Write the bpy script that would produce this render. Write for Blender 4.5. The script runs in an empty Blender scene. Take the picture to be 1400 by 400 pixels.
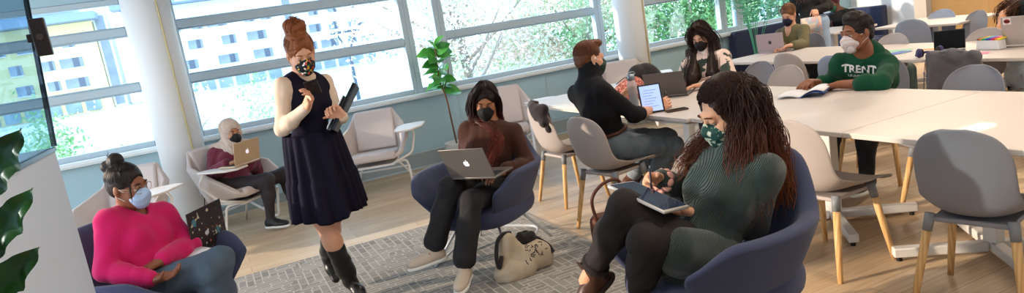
import bpy, math, random
import numpy as np
from mathutils import Vector, Matrix
from mathutils.bvhtree import BVHTree
random.seed(7); RNG = np.random.RandomState(11)
SC = bpy.context.scene
COL = SC.collection
PI = math.pi
def V3(*a): return np.array(a, float)
def nrm(v): v = np.asarray(v, float); return v / max(1e-9, np.linalg.norm(v))

# ------------------------------------------------------------------ materials
def lin(c):
    if isinstance(c, str):
        c = c.lstrip('#'); c = [int(c[i:i+2], 16) / 255 for i in (0, 2, 4)]
    return [((x / 12.92) if x <= .04045 else ((x + .055) / 1.055) ** 2.4) for x in c[:3]] + [1.0]
MATS = {}
def mat(name, col='#888888', rough=.6, metal=0., spec=.4, col2=None, nscale=8, ncon=.5, bump=0., bscale=200, emit=None, es=1., trans=0., sheen=0., coat=0., btype='noise', bdist=.002, rot=None, alpha=1.):
    if name in MATS: return MATS[name]
    m = bpy.data.materials.new(name); m.use_nodes = True
    nt = m.node_tree; b = nt.nodes['Principled BSDF']
    b.inputs['Base Color'].default_value = lin(col); b.inputs['Roughness'].default_value = rough
    b.inputs['Metallic'].default_value = metal; b.inputs['Specular IOR Level'].default_value = spec
    if sheen: b.inputs['Sheen Weight'].default_value = sheen; b.inputs['Sheen Roughness'].default_value = .5
    if coat: b.inputs['Coat Weight'].default_value = coat
    if emit: b.inputs['Emission Color'].default_value = lin(emit); b.inputs['Emission Strength'].default_value = es
    tc = nt.nodes.new('ShaderNodeTexCoord')
    src = tc.outputs['Object']
    if rot:
        mp = nt.nodes.new('ShaderNodeMapping'); mp.inputs['Rotation'].default_value = rot; nt.links.new(src, mp.inputs['Vector']); src = mp.outputs['Vector']
    if col2:
        n = nt.nodes.new('ShaderNodeTexNoise'); n.inputs['Scale'].default_value = nscale; n.inputs['Detail'].default_value = 5
        r = nt.nodes.new('ShaderNodeValToRGB'); r.color_ramp.elements[0].color = lin(col); r.color_ramp.elements[1].color = lin(col2)
        r.color_ramp.elements[0].position = .5 - ncon / 2; r.color_ramp.elements[1].position = .5 + ncon / 2
        nt.links.new(src, n.inputs['Vector']); nt.links.new(n.outputs['Fac'], r.inputs['Fac']); nt.links.new(r.outputs['Color'], b.inputs['Base Color'])
    if bump:
        if btype == 'noise':
            n = nt.nodes.new('ShaderNodeTexNoise'); n.inputs['Scale'].default_value = bscale; n.inputs['Detail'].default_value = 4; o = n.outputs['Fac']
        else:
            n = nt.nodes.new('ShaderNodeTexWave'); n.inputs['Scale'].default_value = bscale; n.inputs['Distortion'].default_value = 1.0; n.bands_direction = btype; o = n.outputs['Fac']
        bp = nt.nodes.new('ShaderNodeBump'); bp.inputs['Strength'].default_value = bump; bp.inputs['Distance'].default_value = bdist
        nt.links.new(src, n.inputs['Vector']); nt.links.new(o, bp.inputs['Height']); nt.links.new(bp.outputs['Normal'], b.inputs['Normal'])
    if trans: b.inputs['Transmission Weight'].default_value = trans
    MATS[name] = m; return m
def glass_mat(name, tint='#ffffff', refl=.08, rough=0.):
    m = bpy.data.materials.new(name); m.use_nodes = True; nt = m.node_tree; nt.nodes.clear()
    o = nt.nodes.new('ShaderNodeOutputMaterial'); t = nt.nodes.new('ShaderNodeBsdfTransparent'); g = nt.nodes.new('ShaderNodeBsdfGlossy'); x = nt.nodes.new('ShaderNodeMixShader')
    t.inputs['Color'].default_value = lin(tint); g.inputs['Roughness'].default_value = rough; x.inputs[0].default_value = refl
    nt.links.new(t.outputs[0], x.inputs[1]); nt.links.new(g.outputs[0], x.inputs[2]); nt.links.new(x.outputs[0], o.inputs[0])
    MATS[name] = m; return m
def ramp_mat(name, tex, stops, rough=.7, scale=10, feature=None, axis=None, sheen=0., const=False, coord='Object', mapscale=None, bump=0.):
    """pattern materials: voronoi / noise / wave / checker through a colour ramp"""
    if name in MATS: return MATS[name]
    m = bpy.data.materials.new(name); m.use_nodes = True; nt = m.node_tree; b = nt.nodes['Principled BSDF']; b.inputs['Roughness'].default_value = rough
    b.inputs['Specular IOR Level'].default_value = .3
    if sheen: b.inputs['Sheen Weight'].default_value = sheen
    tc = nt.nodes.new('ShaderNodeTexCoord'); src = tc.outputs[coord]
    if mapscale:
        mp = nt.nodes.new('ShaderNodeMapping'); mp.inputs['Scale'].default_value = mapscale; nt.links.new(src, mp.inputs['Vector']); src = mp.outputs['Vector']
    if tex == 'voronoi':
        n = nt.nodes.new('ShaderNodeTexVoronoi'); n.inputs['Scale'].default_value = scale; n.feature = feature or 'F1'
        out = n.outputs['Distance'] if (feature or 'F1') != 'CELL' else n.outputs['Color']
    elif tex == 'cell':
        n = nt.nodes.new('ShaderNodeTexVoronoi'); n.inputs['Scale'].default_value = scale
        s = nt.nodes.new('ShaderNodeSeparateColor'); nt.links.new(n.outputs['Color'], s.inputs[0]); out = s.outputs[0]
    elif tex == 'noise':
        n = nt.nodes.new('ShaderNodeTexNoise'); n.inputs['Scale'].default_value = scale; n.inputs['Detail'].default_value = 6; out = n.outputs['Fac']
    elif tex == 'wave':
        n = nt.nodes.new('ShaderNodeTexWave'); n.inputs['Scale'].default_value = scale; n.bands_direction = axis or 'X'; n.inputs['Distortion'].default_value = 1.5; out = n.outputs['Fac']
    elif tex == 'z':
        s = nt.nodes.new('ShaderNodeSeparateXYZ'); nt.links.new(src, s.inputs[0]); out = s.outputs[axis or 'Z']; n = None
    if n is not None: nt.links.new(src, n.inputs['Vector'])
    r = nt.nodes.new('ShaderNodeValToRGB'); cr = r.color_ramp
    if const: cr.interpolation = 'CONSTANT'
    while len(cr.elements) < len(stops): cr.elements.new(.5)
    for e, (p, c) in zip(cr.elements, stops): e.position = p; e.color = lin(c)
    nt.links.new(out, r.inputs['Fac']); nt.links.new(r.outputs['Color'], b.inputs['Base Color'])
    if bump:
        bp = nt.nodes.new('ShaderNodeBump'); bp.inputs['Strength'].default_value = bump; bp.inputs['Distance'].default_value = .003
        nt.links.new(out, bp.inputs['Height']); nt.links.new(bp.outputs['Normal'], b.inputs['Normal'])
    MATS[name] = m; return m

# ------------------------------------------------------------------ meshes
def link(o, parent=None):
    COL.objects.link(o)
    if parent is not None: o.parent = parent
    return o
def mesh_obj(name, verts, faces, m, parent=None, smooth=True, fmat=None, loc=None):
    me = bpy.data.meshes.new(name)
    verts = np.asarray(verts, float)
    if isinstance(faces, np.ndarray) and faces.ndim == 2:
        n, k = faces.shape
        me.vertices.add(len(verts)); me.vertices.foreach_set('co', verts.ravel())
        me.loops.add(n * k); me.loops.foreach_set('vertex_index', faces.ravel().astype(np.int32))
        me.polygons.add(n); me.polygons.foreach_set('loop_start', np.arange(0, n * k, k, dtype=np.int32))
        try: me.polygons.foreach_set('loop_total', np.full(n, k, dtype=np.int32))
        except Exception: pass
        me.update(calc_edges=True)
    else:
        me.from_pydata([tuple(v) for v in verts], [], [tuple(int(i) for i in f) for f in faces]); me.update()
    ms = m if isinstance(m, (list, tuple)) else [m]
    for x in ms: me.materials.append(x)
    if fmat is not None: me.polygons.foreach_set('material_index', np.asarray(fmat, dtype=np.int32))
    if smooth: me.polygons.foreach_set('use_smooth', np.ones(len(me.polygons), dtype=bool))
    me.validate()
    o = bpy.data.objects.new(name, me); link(o, parent)
    if loc is not None: o.location = loc
    return o
def fix_normals(o):
    import bmesh
    bm = bmesh.new(); bm.from_mesh(o.data); bmesh.ops.recalc_face_normals(bm, faces=bm.faces); bm.to_mesh(o.data); bm.free(); return o
class MB:
    def __init__(s): s.V = []; s.F = []; s.M = []; s.mi = 0
    def add(s, vs, fs):
        b = len(s.V); s.V += [tuple(v) for v in vs]
        for f in fs: s.F.append(tuple(i + b for i in f)); s.M.append(s.mi)
        return s
    def box(s, c, d, R=None):
        c = np.array(c, float); h = np.array(d, float) / 2; vs = []
        for z in (-1, 1):
            for y in (-1, 1):
                for x in (-1, 1):
                    v = h * (x, y, z)
                    if R is not None: v = np.array(R) @ v
                    vs.append(c + v)
        return s.add(vs, [(0, 2, 3, 1), (4, 5, 7, 6), (0, 1, 5, 4), (2, 6, 7, 3), (0, 4, 6, 2), (1, 3, 7, 5)])
    def bar(s, a, b, w, h, up=(0, 0, 1)):
        a = np.array(a, float); b = np.array(b, float); d = nrm(b - a); x = np.cross(d, up)
        if np.linalg.norm(x) < 1e-6: x = np.cross(d, (1, 0, 0))
        x = nrm(x); z = np.cross(x, d); R = np.stack([x, d, z], 1)
        return s.box((a + b) / 2, (w, np.linalg.norm(b - a), h), R)
    def tube(s, path, r, sides=8, closed=False, cap=True):
        P = [np.array(p, float) for p in path]; n = len(P)
        rs = r if hasattr(r, '__len__') else [r] * n
        up = None; vs = []
        for i in range(n):
            if closed: t = P[(i + 1) % n] - P[i - 1]
            else: t = P[min(i + 1, n - 1)] - P[max(i - 1, 0)]
            t = nrm(t)
            if up is None: up = np.cross(t, (0, 0, 1)); up = nrm(up) if np.linalg.norm(up) > 1e-3 else nrm(np.cross(t, (1, 0, 0)))
            up = nrm(up - t * (up @ t)); w = np.cross(t, up)
            for k in range(sides):
                a = 2 * PI * k / sides; vs.append(P[i] + (up * math.cos(a) + w * math.sin(a)) * rs[i])
        fs = []
        for i in range(n if closed else n - 1):
            j = (i + 1) % n
            for k in range(sides):
                l = (k + 1) % sides; fs.append((i * sides + k, i * sides + l, j * sides + l, j * sides + k))
        if not closed and cap: fs.append(tuple(range(sides - 1, -1, -1))); fs.append(tuple((n - 1) * sides + k for k in range(sides)))
        return s.add(vs, fs)
    def lathe(s, prof, c=(0, 0, 0), sides=24, cap=True):
        vs = []; n = len(prof); c = np.array(c, float)
        for r, z in prof:
            for k in range(sides): a = 2 * PI * k / sides; vs.append(c + (r * math.cos(a), r * math.sin(a), z))
        fs = [(i * sides + k, i * sides + (k + 1) % sides, (i + 1) * sides + (k + 1) % sides, (i + 1) * sides + k) for i in range(n - 1) for k in range(sides)]
        if cap: fs.append(tuple(range(sides - 1, -1, -1))); fs.append(tuple((n - 1) * sides + k for k in range(sides)))
        return s.add(vs, fs)
    def prism(s, pts, z0, z1, T=None):
        n = len(pts); vs = [(x, y, z0) for x, y in pts] + [(x, y, z1) for x, y in pts]
        if T is not None: vs = [T(v) for v in vs]
        return s.add(vs, [tuple(range(n - 1, -1, -1)), tuple(range(n, 2 * n))] + [(i, (i + 1) % n, n + (i + 1) % n, n + i) for i in range(n)])
    def ball(s, c, r, seg=12, rings=8, R=None):
        r = np.array(r if hasattr(r, '__len__') else (r, r, r), float); c = np.array(c, float); vs = [(0, 0, 1)]
        for i in range(1, rings):
            t = PI * i / rings
            for k in range(seg): a = 2 * PI * k / seg; vs.append((math.sin(t) * math.cos(a), math.sin(t) * math.sin(a), math.cos(t)))
        vs.append((0, 0, -1)); vs = [(np.array(R) @ (np.array(v) * r) if R is not None else np.array(v) * r) + c for v in vs]
        fs = [(0, 1 + k, 1 + (k + 1) % seg) for k in range(seg)]
        for i in range(rings - 2):
            for k in range(seg): a = 1 + i * seg; fs.append((a + k, a + seg + k, a + seg + (k + 1) % seg, a + (k + 1) % seg))
        e = len(vs) - 1; a = 1 + (rings - 2) * seg
        fs += [(a + k, e, a + (k + 1) % seg) for k in range(seg)]
        return s.add(vs, fs)
    def grid(s, fn, nu, nv, closeu=False, closev=False):
        vs = [fn(i / (nu if closeu else nu - 1), j / (nv if closev else nv - 1)) for i in range(nu) for j in range(nv)]
        fs = []
        for i in range(nu if closeu else nu - 1):
            for j in range(nv if closev else nv - 1):
                a, b = (i + 1) % nu, (j + 1) % nv; fs.append((i * nv + j, a * nv + j, a * nv + b, i * nv + b))
        return s.add(vs, fs)
    def build(s, name, m, parent=None, smooth=False, bevel=0, solid=0, sub=0, loc=None, rotz=None, soff=0., fix=True, seg=2):
        o = mesh_obj(name, s.V, s.F, m, parent, smooth, s.M if isinstance(m, (list, tuple)) else None)
        if fix: fix_normals(o)
        if solid:
            q = o.modifiers.new('s', 'SOLIDIFY'); q.thickness = solid; q.offset = soff
        if bevel:
            q = o.modifiers.new('b', 'BEVEL'); q.width = bevel; q.segments = seg; q.limit_method = 'ANGLE'
        if sub:
            q = o.modifiers.new('u', 'SUBSURF'); q.levels = sub; q.render_levels = sub
        if bevel and not smooth:
            o.data.polygons.foreach_set('use_smooth', np.ones(len(o.data.polygons), dtype=bool))
            try: o.data.set_sharp_from_angle(angle=math.radians(40))
            except Exception: pass
        if loc is not None: o.location = loc
        if rotz is not None: o.rotation_euler = (0, 0, rotz)
        return o
def tag(o, label=None, cat=None, group=None, kind=None):
    if label: o['label'] = label
    if cat: o['category'] = cat
    if group: o['group'] = group
    if kind: o['kind'] = kind
    return o
def thing(name, label, cat, loc=(0, 0, 0), rotz=0., group=None):
    o = bpy.data.objects.new(name, None); o.empty_display_size = .1; COL.objects.link(o); o.location = loc; o.rotation_euler = (0, 0, rotz)
    return tag(o, label, cat, group)
def struct(name, mb, m, parent=None, **k):
    o = mb.build(name, m, parent, **k)
    if parent is None: tag(o, kind='structure')
    return o
def copy_tree(o, parent=None):
    c = o.copy(); COL.objects.link(c)
    if parent is not None: c.parent = parent
    for ch in [x for x in bpy.data.objects if x.parent == o]: copy_tree(ch, c)
    return c
def place(proto, loc, yaw, label, group=None, first=[0]):
    """a copy of a prototype thing (its first use moves the prototype itself); yaw = world angle of its local +y"""
    if not proto.get('_used'): proto['_used'] = 1; c = proto
    else: c = copy_tree(proto)
    c.location = loc; c.rotation_euler = (0, 0, math.radians(yaw - 90)); c['label'] = label
    if group: c['group'] = group
    return c
def cat_rom(pts, n=6):
    P = [np.array(p, float) for p in pts]; P = [2 * P[0] - P[1]] + P + [2 * P[-1] - P[-2]]; out = []
    for i in range(1, len(P) - 2):
        for k in range(n):
            t = k / n; a, b, c, d = P[i-1:i+3]
            out.append(.5 * (2 * b + (c - a) * t + (2 * a - 5 * b + 4 * c - d) * t * t + (3 * b - a - 3 * c + d) * t ** 3))
    out.append(P[-2]); return out
def rounded(pts, r=.05, n=5):
    """polyline with rounded corners"""
    P = [np.array(p, float) for p in pts]; out = [P[0]]
    for i in range(1, len(P) - 1):
        a = P[i] + nrm(P[i-1] - P[i]) * min(r, np.linalg.norm(P[i-1] - P[i]) * .45); b = P[i] + nrm(P[i+1] - P[i]) * min(r, np.linalg.norm(P[i+1] - P[i]) * .45)
        for k in range(n + 1): t = k / n; out.append((1-t)**2 * a + 2*t*(1-t) * P[i] + t*t * b)
    out.append(P[-1]); return out

# ------------------------------------------------------------------ signed-distance bodies
class SDF:
    def __init__(s, h=.006): s.p = []; s.h = h; s.noise = []
    def cone(s, a, b, r1, r2=None, k=.02, op='u', sq=None, sf=1.):
        s.p.append(('c', np.array(a, float), np.array(b, float), r1, r1 if r2 is None else r2, k, op, None if sq is None else nrm(sq), sf)); return s
    def ell(s, c, r, R=None, k=.02, op='u'):
        r = np.array(r if hasattr(r, '__len__') else (r, r, r), float)
        s.p.append(('e', np.array(c, float), r, np.eye(3) if R is None else np.array(R), k, op)); return s
    def box(s, c, r, R=None, rd=.01, k=.01, op='u'):
        s.p.append(('b', np.array(c, float), np.array(r, float), np.eye(3) if R is None else np.array(R), k, op, rd)); return s
    def _bb(s, q):
        if q[0] == 'c': m = max(q[3], q[4]) * max(1, q[8]); return np.minimum(q[1], q[2]) - m, np.maximum(q[1], q[2]) + m
        m = np.abs(q[3]) @ q[2]; return q[1] - m, q[1] + m
    def mesh(s):
        h = s.h; lo = np.full(3, 1e9); hi = -lo
        for q in s.p:
            op = q[6] if q[0] == 'c' else q[5]
            if op == 'u': a, b = s._bb(q); lo = np.minimum(lo, a); hi = np.maximum(hi, b)
        pad = 3 * h + max([n[0] for n in s.noise], default=0); lo = lo - pad; hi = hi + pad
        n = np.ceil((hi - lo) / h).astype(int) + 1
        D = np.full(n, 1.0, dtype=np.float32)
        ax = [lo[i] + h * np.arange(n[i]) for i in range(3)]
        for q in s.p:
            op = q[6] if q[0] == 'c' else q[5]; k = q[5] if q[0] == 'c' else q[4]
            a, b = s._bb(q); m = k + 4 * h + .01
            if op == 'i': i0 = np.zeros(3, int); i1 = n
            else:
                i0 = np.clip(np.floor((a - m - lo) / h).astype(int), 0, n); i1 = np.clip(np.ceil((b + m - lo) / h).astype(int) + 1, 0, n)
            if (i1 <= i0).any(): continue
            X = ax[0][i0[0]:i1[0]][:, None, None]; Y = ax[1][i0[1]:i1[1]][None, :, None]; Z = ax[2][i0[2]:i1[2]][None, None, :]
            if q[0] == 'c':
                A, B = q[1], q[2]; ba = B - A; L = max(1e-9, ba @ ba)
                x, y, z = X - A[0], Y - A[1], Z - A[2]
                t = np.clip((x * ba[0] + y * ba[1] + z * ba[2]) / L, 0, 1)
                x = x - t * ba[0]; y = y - t * ba[1]; z = z - t * ba[2]
                if q[7] is not None:
                    w = q[7]; f = (x * w[0] + y * w[1] + z * w[2]) * (1 / q[8] - 1); x = x + f * w[0]; y = y + f * w[1]; z = z + f * w[2]
                r = q[3] + (q[4] - q[3]) * t
                d = np.sqrt(x * x + y * y + z * z) - r
                if q[7] is not None and q[8] < 1: d = d * (.5 + .5 * q[8])
            else:
                R = q[3]; x, y, z = X - q[1][0], Y - q[1][1], Z - q[1][2]
                u = [x * R[0, i] + y * R[1, i] + z * R[2, i] for i in range(3)]; r = q[2]
                if q[0] == 'e':
                    k0 = np.sqrt((u[0]/r[0])**2 + (u[1]/r[1])**2 + (u[2]/r[2])**2); k1 = np.sqrt((u[0]/r[0]**2)**2 + (u[1]/r[1]**2)**2 + (u[2]/r[2]**2)**2)
                    d = k0 * (k0 - 1) / np.maximum(k1, 1e-6)
                else:
                    rd = q[6]; v = [np.abs(u[i]) - (r[i] - rd) for i in range(3)]
                    d = np.sqrt(sum(np.maximum(c, 0) ** 2 for c in v)) + np.minimum(np.maximum(np.maximum(v[0], v[1]), v[2]), 0) - rd
            S = D[i0[0]:i1[0], i0[1]:i1[1], i0[2]:i1[2]]
            if op == 's': a_ = -S; hh = np.maximum(k - np.abs(a_ - d), 0) / max(k, 1e-6); S[...] = -(np.minimum(a_, d) - hh * hh * k / 4)
            elif op == 'i': S[...] = np.maximum(S, d)
            else: hh = np.maximum(k - np.abs(S - d), 0) / max(k, 1e-6); S[...] = np.minimum(S, d) - hh * hh * k / 4
        for amp, freq, mode, seed in s.noise:
            I = np.argwhere(np.abs(D) < amp * 1.5 + 2 * h); P = lo + I * h; rs = np.random.RandomState(seed); v = 0
            if isinstance(mode, str):
                for o in range(7):
                    w = rs.randn(3); w = w / np.linalg.norm(w) * freq * (.6 + 1.2 * rs.rand()); v = v + np.sin(P @ w + rs.rand() * 6 + 1.3 * np.sin(P @ (rs.randn(3) * freq * .4)))
                v = v / 4
                if mode == 'r':
                    v = 0
                    for o in range(3):
                        w = rs.randn(3); w = w / np.linalg.norm(w) * freq * (.7 + .6 * rs.rand()); v = v + np.abs(np.sin(P @ w * .5 + 1.6 * np.sin(P @ (rs.randn(3) * freq * .3) + rs.rand() * 6)))
                    v = (1.9 - v) * .9
            else:
                w = np.asarray(mode, float); v = np.sin((P @ nrm(w)) * freq + 1.5 * np.sin(P @ (rs.randn(3) * freq * .15)))
            D[I[:, 0], I[:, 1], I[:, 2]] += (amp * v).astype(np.float32)
        return nets(D, lo, h)
    def build(s, name, m, parent=None, root=None, sm=1):
        v, f = s.mesh()
        if root is not None: v = v - np.asarray(root, float)
        return mesh_obj(name, v, f, m, parent, True)
def nets(D, o, h):
    S = D.shape; keys = []; pts = []; quads = []
    def cid(I): return (I[:, 0].astype(np.int64) * S[1] + I[:, 1]) * S[2] + I[:, 2]
    for a in range(3):
        sl0 = [slice(None)] * 3; sl1 = [slice(None)] * 3; sl0[a] = slice(None, -1); sl1[a] = slice(1, None)
        A = D[tuple(sl0)]; B = D[tuple(sl1)]; m = (A < 0) != (B < 0); I = np.argwhere(m)
        u, w = [(1, 2), (2, 0), (0, 1)][a]
        ok = (I[:, u] > 0) & (I[:, w] > 0) & (I[:, u] < S[u] - 1) & (I[:, w] < S[w] - 1); I = I[ok]
        av = A[I[:, 0], I[:, 1], I[:, 2]]; bv = B[I[:, 0], I[:, 1], I[:, 2]]; t = av / (av - bv)
        P = I.astype(float); P[:, a] += t
        c = []
        for du, dw in ((1, 1), (0, 1), (0, 0), (1, 0)):
            J = I.copy(); J[:, u] -= du; J[:, w] -= dw; c.append(cid(J)); keys.append(c[-1]); pts.append(P)
        Q = np.stack(c, 1); fl = av >= 0; Q[fl] = Q[fl][:, ::-1]; quads.append(Q)
    K = np.concatenate(keys); P = np.concatenate(pts); Q = np.concatenate(quads)
    U, inv = np.unique(K, return_inverse=True); inv = inv.ravel()
    cnt = np.bincount(inv); v = np.stack([np.bincount(inv, P[:, i]) / cnt for i in range(3)], 1)
    q = np.searchsorted(U, Q)
    # one smoothing pass
    for _ in range(2):
        acc = np.zeros_like(v); n = np.zeros(len(v))
        for i in range(4):
            a_, b_ = q[:, i], q[:, (i + 1) % 4]
            for x, y in ((a_, b_), (b_, a_)):
                for j in range(3): acc[:, j] += np.bincount(x, v[y, j], len(v))
                n += np.bincount(x, minlength=len(v))
        v = v * .5 + .5 * acc / np.maximum(n, 1)[:, None]
    return o + v * h, q
def tubes_np(paths, radii, sides=4):
    """many tapered strands at once -> verts, quads. paths: list of (n,3) arrays, radii: list of (n,) arrays"""
    VV = []; FF = []; b = 0
    ang = 2 * PI * np.arange(sides) / sides
    for P, r in zip(paths, radii):
        P = np.asarray(P, float); n = len(P); T = np.gradient(P, axis=0); T /= np.maximum(np.linalg.norm(T, axis=1), 1e-9)[:, None]
        ref = V3(0.3, 0.5, .81); U = np.cross(T, ref); U /= np.maximum(np.linalg.norm(U, axis=1), 1e-6)[:, None]; W = np.cross(T, U)
        R = U[:, None, :] * np.cos(ang)[None, :, None] + W[:, None, :] * np.sin(ang)[None, :, None]
        VV.append((P[:, None, :] + R * np.asarray(r)[:, None, None]).reshape(-1, 3))
        i = np.arange(n - 1)[:, None] * sides; k = np.arange(sides)[None, :]; k2 = (k + 1) % sides
        FF.append((np.stack([i + k, i + k2, i + sides + k2, i + sides + k], -1)).reshape(-1, 4) + b); b += n * sides
    return np.concatenate(VV), np.concatenate(FF)
# ------------------------------------------------------------------ camera
cam = bpy.data.cameras.new('camera'); co = bpy.data.objects.new('camera', cam); COL.objects.link(co); SC.camera = co
YAW, PIT, ROL = map(math.radians, (22.9, -10.35, -9.35)); CAMH = 1.55
cf = V3(math.sin(YAW) * math.cos(PIT), math.cos(YAW) * math.cos(PIT), math.sin(PIT)); cr = V3(math.cos(YAW), -math.sin(YAW), 0); cu = np.cross(cr, cf)
R2 = math.cos(ROL) * cr + math.sin(ROL) * cu; U2 = -math.sin(ROL) * cr + math.cos(ROL) * cu
co.matrix_world = Matrix(((R2[0], U2[0], -cf[0], 0), (R2[1], U2[1], -cf[1], 0), (R2[2], U2[2], -cf[2], CAMH), (0, 0, 0, 1)))
cam.sensor_width = 36; cam.lens = 930 * 36 / 1400; cam.clip_start = .05; cam.clip_end = 600
vs = SC.view_settings; vs.view_transform = 'Standard'; vs.look = 'None'; vs.exposure = 0.74; vs.gamma = 1; vs.use_curve_mapping = False

# ------------------------------------------------------------------ light
w = bpy.data.worlds.new('sky'); SC.world = w; w.use_nodes = True; wn = w.node_tree; bg = wn.nodes['Background']
tc = wn.nodes.new('ShaderNodeTexCoord'); sp = wn.nodes.new('ShaderNodeSeparateXYZ'); rp = wn.nodes.new('ShaderNodeValToRGB')
rp.color_ramp.elements[0].position = 0.0; rp.color_ramp.elements[0].color = lin('#f2f8ff'); rp.color_ramp.elements[1].position = .7; rp.color_ramp.elements[1].color = lin('#a5d0fa')
wn.links.new(tc.outputs['Generated'], sp.inputs[0]); wn.links.new(sp.outputs['Z'], rp.inputs['Fac']); wn.links.new(rp.outputs['Color'], bg.inputs['Color'])
bg.inputs['Strength'].default_value = 3.0
sun = bpy.data.lights.new('sun', 'SUN'); sun.energy = 3.1; sun.angle = math.radians(1.2); sun.color = (1.0, .80, .60)
so = bpy.data.objects.new('sun', sun); COL.objects.link(so); so.rotation_euler = Vector((-.95, .27, .262)).to_track_quat('Z', 'Y').to_euler()
def area(name, loc, sx, sy, e, col, rot=(0, 0, 0)):
    l = bpy.data.lights.new(name, 'AREA'); l.shape = 'RECTANGLE'; l.size = sx; l.size_y = sy; l.energy = e; l.color = col
    o = bpy.data.objects.new(name, l); COL.objects.link(o); o.location = loc; o.rotation_euler = rot; return o
for i, (x, y, e) in enumerate(((3.2, 1.2, 26), (3.2, 4.4, 20), (6.4, 2.2, 34), (7.0, 5.2, 32), (10.5, 4.6, 60), (11.2, 7.2, 55), (.4, 1.4, 18))):
    area('ceiling_lamp', (x, y, 2.93), 1.2, .3, e, (1.0, .83, .66))

# ------------------------------------------------------------------ materials of the place
def floor_mat():
    m = bpy.data.materials.new('oak_planks'); m.use_nodes = True; nt = m.node_tree; b = nt.nodes['Principled BSDF']; L = nt.links.new
    tc = nt.nodes.new('ShaderNodeTexCoord'); br = nt.nodes.new('ShaderNodeTexBrick'); br.inputs['Scale'].default_value = 1; br.inputs['Brick Width'].default_value = 1.35; br.inputs['Row Height'].default_value = .14
    br.inputs['Mortar Size'].default_value = .0018; br.inputs['Color1'].default_value = lin('#d9c2a2'); br.inputs['Color2'].default_value = lin('#c6a987'); br.inputs['Mortar'].default_value = lin('#a58769'); br.offset = .37
    L(tc.outputs['Object'], br.inputs['Vector'])
    mp = nt.nodes.new('ShaderNodeMapping'); mp.inputs['Scale'].default_value = (1.2, 16, 1); L(tc.outputs['Object'], mp.inputs['Vector'])
    n = nt.nodes.new('ShaderNodeTexNoise'); n.inputs['Scale'].default_value = 3; n.inputs['Detail'].default_value = 7; L(mp.outputs['Vector'], n.inputs['Vector'])
    r = nt.nodes.new('ShaderNodeValToRGB'); r.color_ramp.elements[0].position = .3; r.color_ramp.elements[0].color = (.72, .72, .72, 1); r.color_ramp.elements[1].position = .7; r.color_ramp.elements[1].color = (1.06, 1.05, 1.03, 1); L(n.outputs['Fac'], r.inputs['Fac'])
    mx = nt.nodes.new('ShaderNodeMix'); mx.data_type = 'RGBA'; mx.blend_type = 'MULTIPLY'; mx.inputs['Factor'].default_value = .75; L(br.outputs['Color'], mx.inputs['A']); L(r.outputs['Color'], mx.inputs['B']); L(mx.outputs['Result'], b.inputs['Base Color'])
    b.inputs['Roughness'].default_value = .42; b.inputs['Specular IOR Level'].default_value = .35
    bp = nt.nodes.new('ShaderNodeBump'); bp.inputs['Strength'].default_value = .08; L(n.outputs['Fac'], bp.inputs['Height']); L(bp.outputs['Normal'], b.inputs['Normal'])
    return m
def rug_mat():
    m = bpy.data.materials.new('carpet_grey_maze'); m.use_nodes = True; nt = m.node_tree; b = nt.nodes['Principled BSDF']; L = nt.links.new
    tc = nt.nodes.new('ShaderNodeTexCoord'); b.inputs['Roughness'].default_value = .95; b.inputs['Specular IOR Level'].default_value = .1
    def brick(w, h, off, rot, mort):
        mp = nt.nodes.new('ShaderNodeMapping'); mp.inputs['Rotation'].default_value = (0, 0, rot); L(tc.outputs['Object'], mp.inputs['Vector'])
        br = nt.nodes.new('ShaderNodeTexBrick'); br.inputs['Scale'].default_value = 1; br.inputs['Brick Width'].default_value = w; br.inputs['Row Height'].default_value = h; br.inputs['Mortar Size'].default_value = mort; br.offset = off; br.squash = .6; br.squash_frequency = 3
        br.inputs['Color1'].default_value = (.3, .3, .3, 1); br.inputs['Color2'].default_value = (.62, .62, .62, 1); br.inputs['Mortar'].default_value = (1, 1, 1, 1); L(mp.outputs['Vector'], br.inputs['Vector']); return br
    a = brick(.17, .040, .43, 0, .005); c = brick(.14, .055, .31, PI / 2, .005)
    ck = nt.nodes.new('ShaderNodeTexVoronoi'); ck.distance = 'CHEBYCHEV'; ck.inputs['Scale'].default_value = 6.0; L(tc.outputs['Object'], ck.inputs['Vector'])
    s = nt.nodes.new('ShaderNodeSeparateColor'); L(ck.outputs['Color'], s.inputs[0]); g = nt.nodes.new('ShaderNodeMath'); g.operation = 'GREATER_THAN'; g.inputs[1].default_value = .5; L(s.outputs[0], g.inputs[0])
    mx = nt.nodes.new('ShaderNodeMix'); mx.data_type = 'RGBA'; L(g.outputs[0], mx.inputs['Factor']); L(a.outputs['Color'], mx.inputs['A']); L(c.outputs['Color'], mx.inputs['B'])
    n = nt.nodes.new('ShaderNodeTexNoise'); n.inputs['Scale'].default_value = 160; L(tc.outputs['Object'], n.inputs['Vector'])
    m2 = nt.nodes.new('ShaderNodeMix'); m2.data_type = 'RGBA'; m2.inputs['Factor'].default_value = .25; L(mx.outputs['Result'], m2.inputs['A']); L(n.outputs['Color'], m2.inputs['B'])
    r = nt.nodes.new('ShaderNodeValToRGB'); r.color_ramp.elements[0].position = .25; r.color_ramp.elements[0].color = lin('#76746f'); r.color_ramp.elements[1].position = .95; r.color_ramp.elements[1].color = lin('#b9b4ac'); L(m2.outputs['Result'], r.inputs['Fac']); L(r.outputs['Color'], b.inputs['Base Color'])
    bp = nt.nodes.new('ShaderNodeBump'); bp.inputs['Strength'].default_value = .5; bp.inputs['Distance'].default_value = .004; L(m2.outputs['Result'], bp.inputs['Height']); L(bp.outputs['Normal'], b.inputs['Normal'])
    return m
M_teal = mat('wall_paint_grey_blue', '#a3c2cf', .6, bump=.05, bscale=60)
M_white = mat('white_paint', '#dfe2e4', .5)
M_wwall = mat('white_wall_paint', '#d9dadb', .7, bump=.04, bscale=80)
M_frame = mat('window_frame_grey', '#b3c4cd', .4)
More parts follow.
